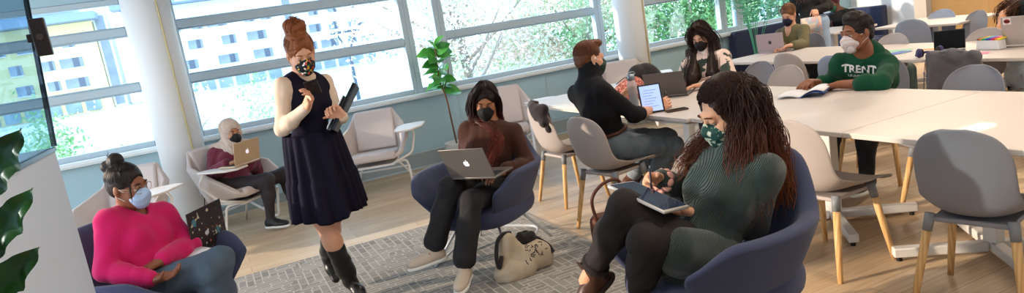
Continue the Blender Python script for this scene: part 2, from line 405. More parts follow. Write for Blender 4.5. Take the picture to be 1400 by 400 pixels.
M_ledge = mat('ledge_white', '#dfe9ee', .35)
M_black = mat('black_plastic', '#0c0c0d', .4)
M_glass = glass_mat('window_glass', '#f4fbff', .05)
M_tint = glass_mat('partition_glass', '#cddbe3', .06)
M_conduit = mat('conduit_cream', '#cdbf93', .5)
M_beige = mat('cabinet_beige', '#c8a97c', .55, col2='#bd9c6e', nscale=3)

# ------------------------------------------------------------------ shell
WY = 7.87
struct('floor', MB().box((5.0, 2.2, -.05), (19, 13.4, .1)), floor_mat())
struct('ceiling', MB().box((4.5, 2.2, 3.05), (18.2, 13.4, .1)), M_white)
wm = MB(); wm.box((3.3, WY + .1, .41), (15.4, .2, .82)); wm.box((3.3, WY + .1, 2.7), (15.4, .2, .62))
for x0, x1 in ((-.55, -.2), (-4.4, -3.0), (9.2, 11)): wm.box(((x0 + x1) / 2, WY + .1, 1.5), (x1 - x0, .2, 1.8))
wal = struct('wall_window', wm, M_teal)
for x in np.arange(-4.6, 8.6, 1.22): MB().box((x, WY - .003, .46), (.006, .006, .72)).build('panel_joint', M_frame, wal)
struct('window_sill', MB().box((3.3, WY + .03, .855), (15.4, .25, .05)).box((3.3, WY - .055, .865), (15.4, .1, .040)), M_ledge, bevel=.006)
struct('baseboard_window', MB().box((3.3, WY - .012, .05), (15.3, .024, .1)), mat('baseboard_grey', '#8f9ea3', .6))
dm = ramp_mat('perforated_vent', 'voronoi', [(.0, '#4d5558'), (.32, '#59646a'), (.40, '#93a1a6'), (1, '#9aa8ad')], scale=48)
[n for n in dm.node_tree.nodes if n.type == 'TEX_VORONOI'][0].inputs['Randomness'].default_value = 0
for x0, x1 in ((.7, 2.42), (-1.9, -.7), (3.4, 4.5)):
    v = thing('floor_vent', {0.7: 'perforated grey floor vent along wall behind the empty armchair', -1.9: 'perforated floor vent low on wall behind the glass partition', 3.4: 'perforated floor vent low on the window wall near the dark jacket chair'}[x0], 'vent', ((x0 + x1) / 2, WY - .03, 0))
    MB().box((0, 0, .1), (x1 - x0, .02, .17)).build('grille', dm, v); MB().box((0, -.002, .19), (x1 - x0 + .02, .03, .012)).box((0, -.002, .012), (x1 - x0 + .02, .03, .02)).build('vent_frame', M_frame, v)
def window(n, x0, x1, rails, mull=.06, z0=.88, z1=2.39):
    r = bpy.data.objects.new('window_%d' % n, None); COL.objects.link(r); r.location = ((x0 + x1) / 2, WY + .05, 0); r['kind'] = 'structure'
    c = (x0 + x1) / 2; h = (x1 - x0) / 2
    m = MB(); 
    for s in (-1, 1): m.box((s * (h - mull / 2), 0, (z0 + z1) / 2), (mull, .1, z1 - z0))
    m.box((0, 0, z0 + .03), (2 * h - 2 * mull, .096, .06)); m.box((0, 0, z1 - .03), (2 * h - 2 * mull, .096, .06)); m.build('window_frame', M_frame, r, bevel=.008)
    m = MB()
    for z in rails: m.box((0, -.004, z), (2 * h - 2 * mull, .1, .075)); m.box((0, .02, z + .045), (2 * h - 2 * mull, .05, .02)); m.box((0, .02, z - .045), (2 * h - 2 * mull, .05, .02))
    if rails: m.build('window_rail', M_frame, r, bevel=.006)
    MB().box((0, .02, (z0 + z1) / 2), (2 * h - .02, .008, z1 - z0 - .02)).build('pane', M_glass, r)
window(1, -3.0, -.55, (1.50, 2.06)); window(2, -.2, 2.25, (1.50, 2.06)); window(3, 2.25, 2.66, ()); window(4, 2.66, 4.86, (1.50, 2.06)); window(5, 4.86, 5.25, ()); window(6, 5.25, 6.95, (1.50, 2.06)); window(7, 6.95, 7.25, ()); window(8, 7.25, 9.2, (2.06,))
# columns with their cream conduits
def column(n, x, y, r, ca):
    o = MB().lathe([(r, 0), (r, 3.0)], (0, 0, 0), 48).build(n, M_white, None, smooth=False, loc=(x, y, 0)); o.data.polygons.foreach_set('use_smooth', [len(p.vertices) == 4 for p in o.data.polygons]); tag(o, kind='structure')
    a = math.radians(ca); MB().tube([((r + .008) * math.cos(a), (r + .008) * math.sin(a), z) for z in (.48, 3.0)], .009, 8).build('conduit', M_conduit, o, smooth=True)
    return o
column('trim_1', -.36, 7.4, .21, -62); column('trim_2', 5.02, 7.4, .2, -100 + 35)
oa = math.radians(-62); ox, oy = -.36 + .225 * math.cos(oa), 7.4 + .225 * math.sin(oa)
t = thing('power_outlet', 'steel power outlet box with a yellow plug on the white column', 'outlet', (ox, oy, .44), oa + PI / 2)
MB().box((0, 0, 0), (.075, .035, .12)).build('box', mat('outlet_steel', '#b9bdc0', .35, .6), t, bevel=.006); MB().box((0, -.019, .0), (.05, .006, .085)).build('faceplate', mat('outlet_face', '#e9e3d0', .4), t, bevel=.003)
MB().box((0, -.035, -.02), (.032, .03, .036)).build('plug', mat('plug_yellow', '#e3a81c', .4), t, bevel=.006)
cd = MB().tube(cat_rom([(ox, oy - .05, .40), (ox - .01, oy - .06, .34), (ox - .04, oy - .05, .2), (ox - .07, oy - .08, .05), (ox - .1, oy - .2, .008), (ox - .2, oy - .5, .008)]), .005, 6).build('cord', M_black, None, smooth=True); tag(cd, 'black power cord running down from the yellow plug on the column', 'cord')
# glass partition near the camera: half wall, tinted pane, dark clamp
PX0, PY1 = -.54, 2.88
struct('wall_left', MB().box((PX0 - .06, PY1 - 1.6, .68), (.12, 3.2, 1.36)), mat('half_wall_grey', '#bcc6d6', .6), bevel=.004)
struct('trim_3', MB().box((PX0 - .06, PY1 - 1.6, 1.366), (.13, 3.21, .012)), mat('cap_dark', '#4a4f55', .3, .5))
struct('window_9', MB().prism([(PY1 - 3.1, 1.372), (PY1 + .06, 1.372), (3.63, 2.99), (PY1 - 3.1, 2.99)], PX0 - .016, PX0 - .004, lambda v: (v[2], v[0], v[1])), M_tint)
struct('trim_4', MB().bar((PX0 - .01, PY1 + .063, 1.372), (PX0 - .01, 3.633, 2.99), .018, .008), mat('glass_edge_dark', '#0d1a20', .2))
t = thing('glass_clamp', 'dark brown metal lock plate on the edge of the glass partition', 'clamp', (PX0 + .036, 2.985, 1.765))
mb_ = mat('lock_brown', '#2d2425', .35, .3)
MB().box((0, 0, 0), (.050, .028, .135)).box((-.028, 0, 0), (.03, .02, .03)).build('plate', mb_, t, bevel=.004); MB().tube([(0, -.012, .0), (0, -.02, .0)], .012, 12).build('screw', mat('lock_steel', '#5a4c48', .3, .8), t)
# far end of the room
struct('wall_right', MB().box((9.66, 7.52, 1.5), (.24, .72, 3.0)), M_wwall)
struct('trim_5', MB().box((9.64, 6.97, 1.5), (.26, .37, 3.0)), M_white)
struct('wall_kitchen', MB().box((13.3, 4, 1.5), (.2, 9.5, 3)), mat('warm_wall', '#cbb594', .6))
struct('wall_far', MB().box((11.8, 9.0, 1.5), (3.6, .2, 3)), mat('warm_wall_b', '#c9c3b8', .6))
wl = MB().box((-4.45, 1.8, .17), (.2, 12.2, .34)).box((-4.45, 1.8, 2.92), (.2, 12.2, .16))  # unseen window wall, added to cut daylight, openings shaped to pass the sun
for y in (-4, -1.2, 1.7, 4.8, 7.7): wl.box((-4.45, y, 1.9), (.2, .3, 2.0))
struct('wall_outer', wl, M_teal)
struct('wall_rear', MB().box((3.5, -4.3, 1.5), (20, .2, 3)), mat('rear_wall', '#c9c4bc', .7))
MK = mat('toe_kick', '#4a3c2c', .6)
for i, y in enumerate(np.arange(2.2, 8.2, .75)):
    t = thing('kitchen_cabinet', 'tall beige flat-front kitchen cabinet at the far end of the room', 'cabinet', (12.9, y + .37, 0), 0, 'tall beige cabinets of the kitchen')
    MB().box((0, 0, 1.2), (.58, .745, 2.2)).build('body', M_beige, t, bevel=.003); MB().box((.02, 0, .05), (.5, .745, .1)).build('toe_kick', MK, t)
    for s in (-1, 1): d = MB().box((-.3, s * .186, 1.2), (.02, .366, 2.18)).build('door', M_beige, t, bevel=.003); MB().box((-.315, s * .03, 1.1), (.012, .012, .16)).build('handle', mat('handle_grey', '#9c9486', .4, .8), d)
t = thing('kitchen_island', 'low beige cupboard block standing past the white pillar', 'cabinet', (11.5, 7.25, 0))
MB().box((0, 0, 1.15), (.5, .95, 2.3)).build('body', M_beige, t, bevel=.004); MB().box((-.255, 0, 1.2), (.012, .9, 2.1)).build('door', M_beige, t, bevel=.003)
tag(struct('rug', MB().box((.1, 2.9, .006), (4.0, 4.92, .012)), rug_mat()), 'grey patterned area rug under the blue armchairs', 'rug', kind='thing')

# ------------------------------------------------------------------ outdoors
GZ = -1.7
struct('ground_outside', MB().box((0, 75, GZ - .5), (300, 133, 1)), ramp_mat('pavement_outside', 'noise', [(.35, '#b9bcb8'), (.5, '#d9dcdb'), (.7, '#e6e8e6')], scale=.12))
M_bw = mat('facade_white', '#e4e9ee', .8); M_by = mat('facade_yellow', '#e9d698', .8); M_roof = mat('eave_blue', '#8496a4', .6); M_wg = mat('far_window_blue', '#6e7984', .4, col2='#98a3ac', nscale=.5); M_wd = mat('far_window_dark', '#505c6a', .4); M_sf = mat('storefront_teal', '#6b8488', .4, col2='#98aaad', nscale=.6)
def building(x0, x1, z1, m, label, seed, yb=120., skip=()):
    r = thing('apartment_building', label, 'building', ((x0 + x1) / 2, yb, GZ)); w_ = x1 - x0; H = z1 - GZ; rn = random.Random(seed)
    MB().box((0, 6, H / 2), (w_, 12, H)).build('wall', m, r)
    MB().box((0, -1.2, H + .6), (w_ + 2, 4, 1.1)).box((0, 4, H + 1.8), (w_ - 4, 8, 2)).build('roof', M_roof, r)
    me = None; n = 0
    for fl in range(int((H - 4) // 3)):
        x = -w_ / 2 + 1.5 + rn.random() * 2
        while x < w_ / 2 - 2 and n < 98:
            ww = rn.choice((1.6, 2.1, 3.0)); z = 4.6 + fl * 3
            k = MB(); k.box((0, 0, 0), (ww, .3, 1.4)); k.mi = 1; k.box((ww * .2, -.16, 0), (ww * .28, .05, 1.36)); k.mi = 2; k.box((0, -.16, -.8), (ww, .3, .12))
            o = k.build('window', [M_wg, M_wd, M_bw], r, loc=(x, -.05, z)); n += 1; x += ww + rn.uniform(1.0, 3.2)
    x = -w_ / 2 + 1
    k = MB()
    while x < w_ / 2 - 2: k.box((x + 1, -.1, 1.5), (2.0, .3, 2.6)); x += 2.6
    k.build('storefront', M_sf, r); return r
building(-44, -13.5, 11.6, M_by, 'pale yellow apartment building with a flat blue roof edge', 3)
building(-9.5, 14, 12.3, M_bw, 'long white apartment block seen past the standing person', 5)
building(16.5, 47, 13.6, M_bw, 'white apartment block beyond the potted fig', 8, 128)
for i, x in enumerate((-12.5, 14.8)):
    t = thing('stair_tower', ('narrow glazed stair tower between the yellow and white buildings', 'narrow glazed stair tower between the two white blocks')[i], 'building', (x, 124, GZ)); MB().box((0, 0, 7.2), (1.8, 6, 14.4)).build('wall', M_bw, t)
    MB().box((0, -3.05, 7.2), (1.2, .1, 13.5)).build('window', M_wg, t)
t = thing('street_lamp', 'blue-grey street lamp with V-shaped arms outside the window', 'street lamp', (5.85, 30.0, GZ)); ML = mat('lamp_post_blue', '#4d5c69', .5)
MB().tube([(0, 0, 0), (0, 0, 3.0)], [.11, .07], 10).build('pole', ML, t, smooth=True)
MB().tube([(0, 0, 3.0), (-.38, 0, 3.85)], .045, 6).tube([(0, 0, 3.0), (.38, 0, 3.85)], .045, 6).build('arm', ML, t); MB().box((0, 0, 3.93), (1.25, .4, .1)).build('lamp_head', ML, t, bevel=.02)
def leaves_mesh(n, rad, c, size, seed, holes=.0, fill=.35):
    rs = np.random.RandomState(seed); k = 46; cc = rs.randn(k, 3); cc /= np.linalg.norm(cc, axis=1)[:, None]; cc *= (rs.rand(k)[:, None] ** .45); cl = cc * np.array(rad)
    P = cl[rs.randint(0, k, n)] + rs.randn(n, 3) * np.array(rad) * fill * .45
    P += np.array(c); a = rs.randn(n, 3); a /= np.linalg.norm(a, axis=1)[:, None]; b = np.cross(a, rs.randn(n, 3)); b /= np.linalg.norm(b, axis=1)[:, None]; s = size * (.6 + .8 * rs.rand(n))[:, None]
    V = np.stack([P - a * s, P + b * s * .5, P + a * s, P - b * s * .5], 1).reshape(-1, 3); return V, np.arange(4 * n).reshape(-1, 4)
def leaf_mat(name, c1, c2, c3):
    m = ramp_mat(name, 'cell', [(0, c1), (.45, c2), (.9, c3)], scale=1.6, rough=.6); return m
LG = leaf_mat('leaves_green', '#6da35f', '#93be7d', '#bcd6a3'); LP = leaf_mat('leaves_autumn', '#f2cdb8', '#f3ebe2', '#d2e0bd'); LM = leaf_mat('leaves_mixed', '#efd0bc', '#c9dcae', '#9cc78e'); LT = leaf_mat('leaves_teal', '#3b7a5a', '#5c9f7b', '#93c7a0')
def tree(x, y, h, rad, m, n, size, label, seed, tr=.12, group=None):
    t = thing('tree', label, 'tree', (x, y, GZ), 0, group); rs = random.Random(seed); tm = mat('bark', '#a3968a', .9)
    k = MB().tube(cat_rom([(0, 0, 0), (.1, 0, h * .4), (0, .1, h)]), tr, 8)
    for i in range(9):
        a = rs.random() * 6.28; q = rs.uniform(.35, .9) * h; L = rad[0] * .8; k.tube([(0, 0, q), (math.cos(a) * L * .5, math.sin(a) * L * .5, q + .25 * rad[2]), (math.cos(a) * L, math.sin(a) * L, q + .55 * rad[2])], [tr * .45, tr * .3, .015], 5)
    k.build('trunk', tm, t, smooth=True)
    V, F = leaves_mesh(n, rad, (0, 0, h), size, seed); mesh_obj('crown', V, F, m, t, False); return t
tree(6.2, 17, 3.9, (3.0, 2.2, 3.0), LP, 26000, .055, 'pale autumn tree filling the window behind the person in brown', 1)
tree(10.6, 18, 2.8, (2.8, 2.2, 2.8), LM, 24000, .055, 'pink and green autumn tree just outside near the person in black', 2)
tree(12.6, 15.5, 2.4, (2.3, 2.0, 2.6), LG, 16000, .06, 'green tree outside behind the second white column', 3)
tree(15.5, 15, 2.4, (2.6, 2.2, 3.2), LT, 18000, .07, 'dense dark green tree outside beyond the long-haired person', 4)
tree(19.5, 15.5, 2.6, (2.8, 2.4, 3.2), LT, 18000, .07, 'dense dark green tree outside past the palm', 5)
tree(23.8, 17, 2.6, (2.8, 2.4, 3.2), LT, 9000, .09, 'farthest dense green tree behind the blue sofa window', 6)
tree(-3.6, 17.5, .6, (1.3, 1.2, 2.2), LG, 9000, .055, 'slim green tree outside beside the glass partition edge', 7)
tree(-1.3, 22, 1.3, (2.2, 1.6, 1.7), LP, 5000, .055, 'thin pale branched tree outside the window by the first column', 8)
tree(1.5, 19, 1.2, (1.5, 1.2, 1.7), LG, 3600, .050, 'sparse young tree outside above the person with the headscarf', 9)
tree(9.6, 13.2, 1.0, (2.6, 1.2, 1.1), LM, 12000, .05, 'low green shrub-like tree under the autumn trees', 10)
# ------------------------------------------------------------------ tables
M_ttop = mat('table_white', '#cdc4be', .45, coat=.05); M_tleg = mat('table_leg_white', '#d5d4d2', .4)
def table_x(x0, x1, y0, y1, label, rot=8, cx=None, cy=None):
    cx = cx or (x0 + x1) / 2; cy = cy or (y0 + y1) / 2; t = thing('work_table', label, 'table', (cx, cy, 0), 0, 'square white tables joined into long rows')
    MB().box(((x0 + x1) / 2 - cx, (y0 + y1) / 2 - cy, .727), (x1 - x0 - .003, y1 - y0 - .003, .026)).build('tabletop', M_ttop, t, bevel=.004)
    p = MB().box((0, 0, .38), (.07, .07, .68)).build('post', M_tleg, t, bevel=.006)
    MB().box((0, 0, .695), (.5, .08, .03)).box((0, 0, .695), (.08, .5, .03)).build('bracket', M_tleg, t)
    for k in range(4):
        a = math.radians(rot + 45 + 90 * k); d = V3(math.cos(a), math.sin(a), 0)
        l = MB().bar(d * .03 + (0, 0, .05), d * .47 + (0, 0, .05), .055, .05).build('foot', M_tleg, t, bevel=.006); MB().lathe([(.014, 0), (.014, .026)], d * .44, 12).build('glide', M_black, l)
    return t
table_x(2.80, 3.93, 2.42, 3.585, 'square white table where the person in the green hoodie reads')
table_x(2.80, 3.93, 1.25, 2.42, 'square white table beside the grey chair closest to the camera', 8, 3.42, 2.08)
t = thing('rectangular_table', 'long white table shared by the person in black and the long-haired person', 'table', (3.34, 4.84, 0))
MB().box((0, 0, .727), (1.13, 2.50, .026)).build('tabletop', M_ttop, t, bevel=.004)
MB().box((0, 0, .695), (.98, 2.36, .035)).build('apron', M_tleg, t)
for sx in (-1, 1):
    for sy in (-1, 1): l = MB().box((sx * .52, sy * 1.205, .35), (.055, .055, .70)).build('leg', M_tleg, t, bevel=.005)
for y0, y1, lb in ((4.75, 5.95, 'square white table holding the open silver laptop of the person in olive'), (3.58, 4.75, 'square white table with the papers behind the person in the green hoodie'), (2.42, 3.58, 'square white table carrying the black laptop and the marker set'), (1.25, 2.42, 'square white table at the cropped end of the middle row')):
    table_x(5.08, 6.04, y0, y1, lb)
table_x(7.56, 8.42, 4.9, 5.95, 'white table nearest the beige kitchen cabinets', 8)
table_x(7.3, 8.1, 6.3, 7.0, 'small low white table in front of the blue booth sofa', 8)

# ------------------------------------------------------------------ plastic shell chair with wooden legs
def wood_mat():
    return ramp_mat('pale_ash', 'wave', [(0, '#c99d66'), (.5, '#d6ad76'), (1, '#ddb882')], rough=.5, scale=18, axis='X', mapscale=(1, 1, .12))
M_wood = wood_mat()
def shell_mesh():
    prof = cat_rom([(.215, .425), (.195, .442), (.10, .436), (-.02, .428), (-.12, .432), (-.185, .475), (-.222, .56), (-.245, .66), (-.265, .75), (-.285, .845)], 4)
    prof = [(p[0], p[1]) for p in np.array([(a, b, 0) for a, b in [(q[0], q[1]) for q in prof]])] if False else [(q[0], q[1]) for q in prof]
    n = len(prof); nu = 19; vs = []
    for j, (y, z) in enumerate(prof):
        v = j / (n - 1)
        w_ = .208 - .020 * min(1, max(0, (v - .45) / .2))
        if v > .74: s = (v - .74) / .26; w_ = .188 * max(0.02, 1 - s ** 2.8) ** .40
        if v < .14: s = (.14 - v) / .14; w_ = .235 * (1 - s ** 3 * .30)
        bk = min(1, max(0, (v - .40) / .25)); mid = math.exp(-((v - .47) / .16) ** 2)
        for i in range(nu):
            u = -1 + 2 * i / (nu - 1); x = w_ * u; a = abs(u) ** 2.6 * (w_ / .235)
            vs.append((x, y + a * (.055 * bk + .035 * mid), z + a * (.030 * (1 - bk) + .055 * mid) - (0.012 * a if v < .1 else 0)))
    fs = [(j * nu + i, j * nu + i + 1, (j + 1) * nu + i + 1, (j + 1) * nu + i) for j in range(n - 1) for i in range(nu - 1)]
    return vs, fs
def shell_chair(name, mshell, lab):
    t = thing(name, lab, 'chair'); V, F = shell_mesh()
    m = MB().add(V, F); m.build('shell', mshell, t, smooth=True, solid=.009, sub=1, fix=False)
    MB().box((0, -.0, .405), (.30, .30, .022)).build('under_frame', mshell, t, bevel=.006)
    for sx in (-1, 1):
        for sy in (-1, 1):
            a = V3(sx * .155, sy * .135 - .005, .43); b = V3(sx * .212, sy * .215 - .01, 0); c = a + (b - a) * .16
            l = MB().tube([c, a + (b - a) * .55, b], [.0185, .0172, .0135], 14).build('leg', M_wood, t, smooth=True); MB().tube([a, c + (b - a) * .02], [.0215, .0200], 14).build('cap', mat('cap_grey', '#7f8489', .5), l, smooth=True)
    return t
MS_l = mat('shell_light_grey', '#ada39f', .5, bump=.04, bscale=300); MS_g = mat('shell_mid_grey', '#82828a', .5, bump=.04, bscale=300); MS_b = mat('shell_blue_grey', '#8f9bb0', .5)
PL = shell_chair('shell_chair', MS_l, 'x'); PG = shell_chair('shell_chair', MS_g, 'x'); PB = shell_chair('shell_chair', MS_b, 'x'); PD = shell_chair('shell_chair', MS_g, 'x')
place(PL, (2.86, 2.58, 0), 3, 'pale grey shell chair, empty, between the curly-haired person in green and the big grey chair', None)
place(PG, (2.92, 1.82, 0), 14, 'large dark grey shell chair, empty, nearest of all the shell chairs')
place(PL, (2.48, 4.10, 0), 14, 'pale grey shell chair the person in black sits on')
place(PL, (2.60, 4.98, 0), 4, 'pale shell chair with a dark jacket hung over its back')
place(PL, (5.22, 4.86, 0), 2, 'taller of two pale chair backs between the two rows of tables')
place(PL, (3.98, 4.10, 0), 184, 'lower pale chair pulled in behind the seam of the two white tables')
place(PG, (3.92, 2.60, 0), 182, 'grey shell chair across the table in front of the jacket-covered chair')
place(PG, (3.97, 1.62, 0), 178, 'grey shell chair pushed in at the closest table, cut by the picture edge')
place(PG, (4.30, 3.42, 0), 200, 'grey shell chair the person in the green hoodie sits on')
place(PD, (5.16, 3.24, 0), 4, 'shell chair draped with a grey knitted jacket')
place(PB, (4.99, 4.14, 0), 5, 'bluish grey shell chair half hidden behind the person in the green hoodie')
place(PL, (5.80, 3.66, 0), 183, 'pale chair back rising behind the coloured markers')
place(PL, (5.77, 4.52, 0), 180, 'pale chair back showing over the shoulder of the person in the green hoodie')
place(PB, (7.58, 5.38, 0), 20, 'bluish chair in front of the farthest white table')
place(PB, (8.0, 5.52, 0), 182, 'bluish chair on the far side of the farthest white table')
place(PG, (7.50, 4.88, 0), 158, 'grey chair seen in side profile at the end of the farthest table')
place(PG, (6.27, 5.86, 0), 200, 'grey shell chair the person in olive sits on')
place(PG, (5.85, 2.75, 0), 180, 'grey shell chair behind the silver laptop with a sticker')
place(PG, (4.20, 4.62, 0), 185, 'grey shell chair the long-haired person sits on')

# ------------------------------------------------------------------ blue tub armchair
M_navy = mat('navy_wool', '#363d5c', .9, sheen=.12, col2='#414866', nscale=300, bump=.35, bscale=900, bdist=.0015); M_wire = mat('wire_white', '#c9cdd2', .35, .2)
def smooth01(x): x = min(1, max(0, x)); return x * x * (3 - 2 * x)
def tub_chair(lab):
    t = thing('tub_armchair', lab, 'armchair')
    # plan: a U running front-left -> back -> front-right; height profile over it
    nt_ = 49; ring = []
    for i in range(nt_):
        s = -1 + 2 * i / (nt_ - 1); a = abs(s)
        ang = s * math.radians(138)             # 0 = straight back
        ex = 2.6; cs, sn = math.cos(ang), math.sin(ang)
        rx, ry = .37, .34
        r = (abs(sn / rx) ** ex + abs(cs / ry) ** ex) ** (-1 / ex); x = r * sn; y = -r * cs
        if y > 0: y *= 1.25
        top = .84 - .20 * smooth01((a - .12) / .26) - .10 * smooth01((a - .82) / .18)
        flare = .05 + .05 * smooth01((a - .3) / .5); bot = .25 + .03 * a
        n = nrm(V3(x, y, 0)); ring.append((V3(x, y, 0), n, top, flare, bot, a))
    cs_ = []
    for (p, n, top, fl, bot, a) in ring:
        sec = []
        H = top - bot; back = smooth01(1 - a / .35)
        th = .040 if a < .9 else .036 * (1 - .5 * ((a - .9) / .1))
        out = lambda z: p + n * (-.15 + (fl + .13) * ((z - bot) / H) ** .75 + back * .03 * ((z - bot) / H))
        zs = [bot, bot + .12 * H, bot + .35 * H, bot + .65 * H, bot + .9 * H, top - .012]
        for z in zs: q = out(z); sec.append((q[0], q[1], z))
        q = out(top) - n * th; sec.append((q[0], q[1], top + .008))
        for z in reversed(zs): q = out(z) - n * th * 2; sec.append((q[0], q[1], max(z, bot + .03)))
        cs_.append(sec)
    k = len(cs_[0]); V = [v for s in cs_ for v in s]; F = [(i * k + j, i * k + j + 1, (i + 1) * k + j + 1, (i + 1) * k + j) for i in range(nt_ - 1) for j in range(k - 1)]
    F += [(i * k + k - 1, i * k, (i + 1) * k, (i + 1) * k + k - 1) for i in range(nt_ - 1)]
    F += [tuple(range(k)), tuple((nt_ - 1) * k + j for j in range(k - 1, -1, -1))]
    MB().add(V, F).build('tub_shell', M_navy, t, smooth=True, sub=1)
    def se(a, rx, ry, e=3.2): c, s = math.cos(a), math.sin(a); r = (abs(c / rx) ** e + abs(s / ry) ** e) ** (-1 / e); return r * c, r * s
    m = MB(); n = 36; lv = [(.80, .27), (.96, .285), (1, .33), (1, .375), (.97, .405), (.85, .425), (.5, .435)]
    V = []
    for sc_, z in lv:
        for i in range(n): x, y = se(2 * PI * i / n, .31 * sc_, .345 * sc_); V.append((x, y + .045, z))
    F = [(j * n + i, j * n + (i + 1) % n, (j + 1) * n + (i + 1) % n, (j + 1) * n + i) for j in range(len(lv) - 1) for i in range(n)] + [tuple(range(n - 1, -1, -1)), tuple((len(lv) - 1) * n + i for i in range(n))]
    m.add(V, F).build('seat', M_navy, t, smooth=True, sub=1)
    MB().box((0, 0, .262), (.34, .34, .02)).build('mount_plate', M_wire, t)
    for sx in (-1, 1):
        MB().tube([(sx * .14, -.14, .28), (sx * .30, -.31, .006)], .010, 10).build('leg', M_wire, t, smooth=True)
        MB().tube([(sx * .14, .14, .28), (sx * .30, .31, .006)], .010, 10).build('leg', M_wire, t, smooth=True)
    MB().tube(rounded([(-.30, .31, .012), (-.255, -.25, .11), (.255, -.25, .11), (.30, .31, .012)], .09, 6), .009, 10).build('stretcher', M_wire, t, smooth=True)
    return t
TUB = tub_chair('x')
place(TUB, (-.50, 4.03, 0), -38, 'blue tub armchair under the person in pink', 'blue tub armchairs')
place(TUB, (1.55, 4.27, 0), -142, 'blue tub armchair under the person in brown', 'blue tub armchairs')
place(TUB, (1.80, 2.22, 0), 178, 'blue tub armchair under the curly-haired person in green', 'blue tub armchairs')

# ------------------------------------------------------------------ pale faceted lounge chair on white tube legs
M_pale = mat('pale_upholstery', '#cdc0bb', .9, sheen=.2, col2='#bfb4b0', nscale=400, bump=.3, bscale=800, bdist=.001); M_tube = mat('tube_white', '#e4e2df', .35)
def facet_chair(lab, side, over=False):
    t = thing('lounge_chair', lab, 'armchair')
    # folded shell: seat pan, back, two wings
    P = dict(sfl=(-.27, .27, .40), sfr=(.27, .27, .40), sbl=(-.25, -.22, .34), sbr=(.25, -.22, .34), btl=(-.21, -.40, .84), btr=(.21, -.40, .84), wl=(-.39, .02, .60), wr=(.39, .02, .60), fl=(-.34, .25, .44), fr=(.34, .25, .44), bml=(-.30, -.30, .70), bmr=(.30, -.30, .70))
    nm = list(P); ix = {n: i for i, n in enumerate(nm)}
    F = [('sfl', 'sfr', 'sbr', 'sbl'), ('sbl', 'sbr', 'btr', 'btl'), ('sbr', 'wr', 'bmr', 'btr'), ('btl', 'bml', 'wl', 'sbl'), ('sbr', 'sfr', 'fr', 'wr'), ('sbl', 'wl', 'fl', 'sfl')]
    MB().add([P[n] for n in nm], [tuple(ix[n] for n in f) for f in F]).build('shell', M_pale, t, smooth=False, solid=.045, soff=-1., bevel=.02, seg=3, fix=True)
    MB().box((0, .03, .41), (.50, .50, .085), Matrix.Rotation(math.radians(5), 3, 'X')).build('seat_cushion', M_pale, t, bevel=.03, seg=4)
    R = Matrix.Rotation(math.radians(-20), 3, 'X'); MB().box((0, -.275, .64), (.42, .05, .42), Matrix.Rotation(math.radians(20), 3, 'X')).build('back_cushion', M_pale, t, bevel=.022, seg=4)
    MB().box((0, 0, .325), (.42, .40, .02)).build('under_frame', M_tube, t)
    for s in (-1, 1):
        MB().tube(rounded([(s * .20, .20, .335), (s * .33, .10, .335), (s * .34, .02, .014), (s * .29, -.27, .20)], .05), .0115, 10).build('front_leg', M_tube, t, smooth=True)
        MB().tube([(s * .17, -.16, .32), (s * .34, -.42, .006)], .0115, 10).build('rear_leg', M_tube, t, smooth=True)
    MB().tube([(-.29, -.27, .20), (.29, -.27, .20)], .0105, 10).build('stretcher', M_tube, t, smooth=True)
    if 1:
        s = side
        MB().tube(rounded([(s * .22, .20, .34), (s * .40, .12, .40), (s * .43, -.06, .56), (s * .42, .02, .66)], .05), .0115, 10).build('tablet_arm', M_tube, t, smooth=True)
        pts = [(-.13, -.16), (-.06, -.20), (.10, -.18), (.15, -.05), (.15, .22), (.10, .30), (-.02, .30), (-.12, .10)]
        a = math.radians(0); pts = [(s * .44 - s * x * math.cos(a), .14 + y) for x, y in pts]
        if over: pts = [(s * .30 + s * x, y) for x, y in ((.15, -.0), (.13, -.05), (.05, -.05), (-.03, .04), (-.12, .14), (-.13, .28), (-.08, .36), (.06, .38), (.13, .30))]
        MB().prism(pts, .664, .682).build('tablet', mat('tablet_laminate', '#dcd2ca', .35), t, bevel=.006)
    return t
FC = facet_chair('x', -1); FC2 = facet_chair('x', 1, True)
place(FC, (1.42, 7.02, 0), -112, 'empty pale lounge chair with a white writing tablet by the vent', 'pale lounge chairs')
place(FC2, (.095, 6.865, 0), -48, 'pale lounge chair under the person with the headscarf', 'pale lounge chairs')
place(FC, (-.88, 6.40, 0), -114, 'pale lounge chair behind the person in pink', 'pale lounge chairs')
place(FC, (4.52, 6.95, 0), -120, 'pale lounge chair beyond the person in black', 'pale lounge chairs')
place(FC, (2.82, 6.75, 0), -112, 'pale lounge chair behind the person in brown', 'pale lounge chairs')
# booth sofa in the far corner
M_nv2 = mat('booth_navy', '#232c4c', .85, sheen=.2)
t = thing('booth_sofa', 'dark navy booth sofa wrapped around the far corner', 'sofa', (8.6, 7.2, 0))
MB().box((-.55, .22, .22), (2.1, .84, .44)).build('base', M_nv2, t, bevel=.03); MB().box((-.45, .57, .46), (2.4, .14, .84)).build('backrest', M_nv2, t, bevel=.03)
MB().box((.66, .27, .22), (.32, .60, .44)).build('seat', M_nv2, t, bevel=.03); MB().box((.82, .32, .46), (.14, .66, .84)).build('backrest', M_nv2, t, bevel=.03)
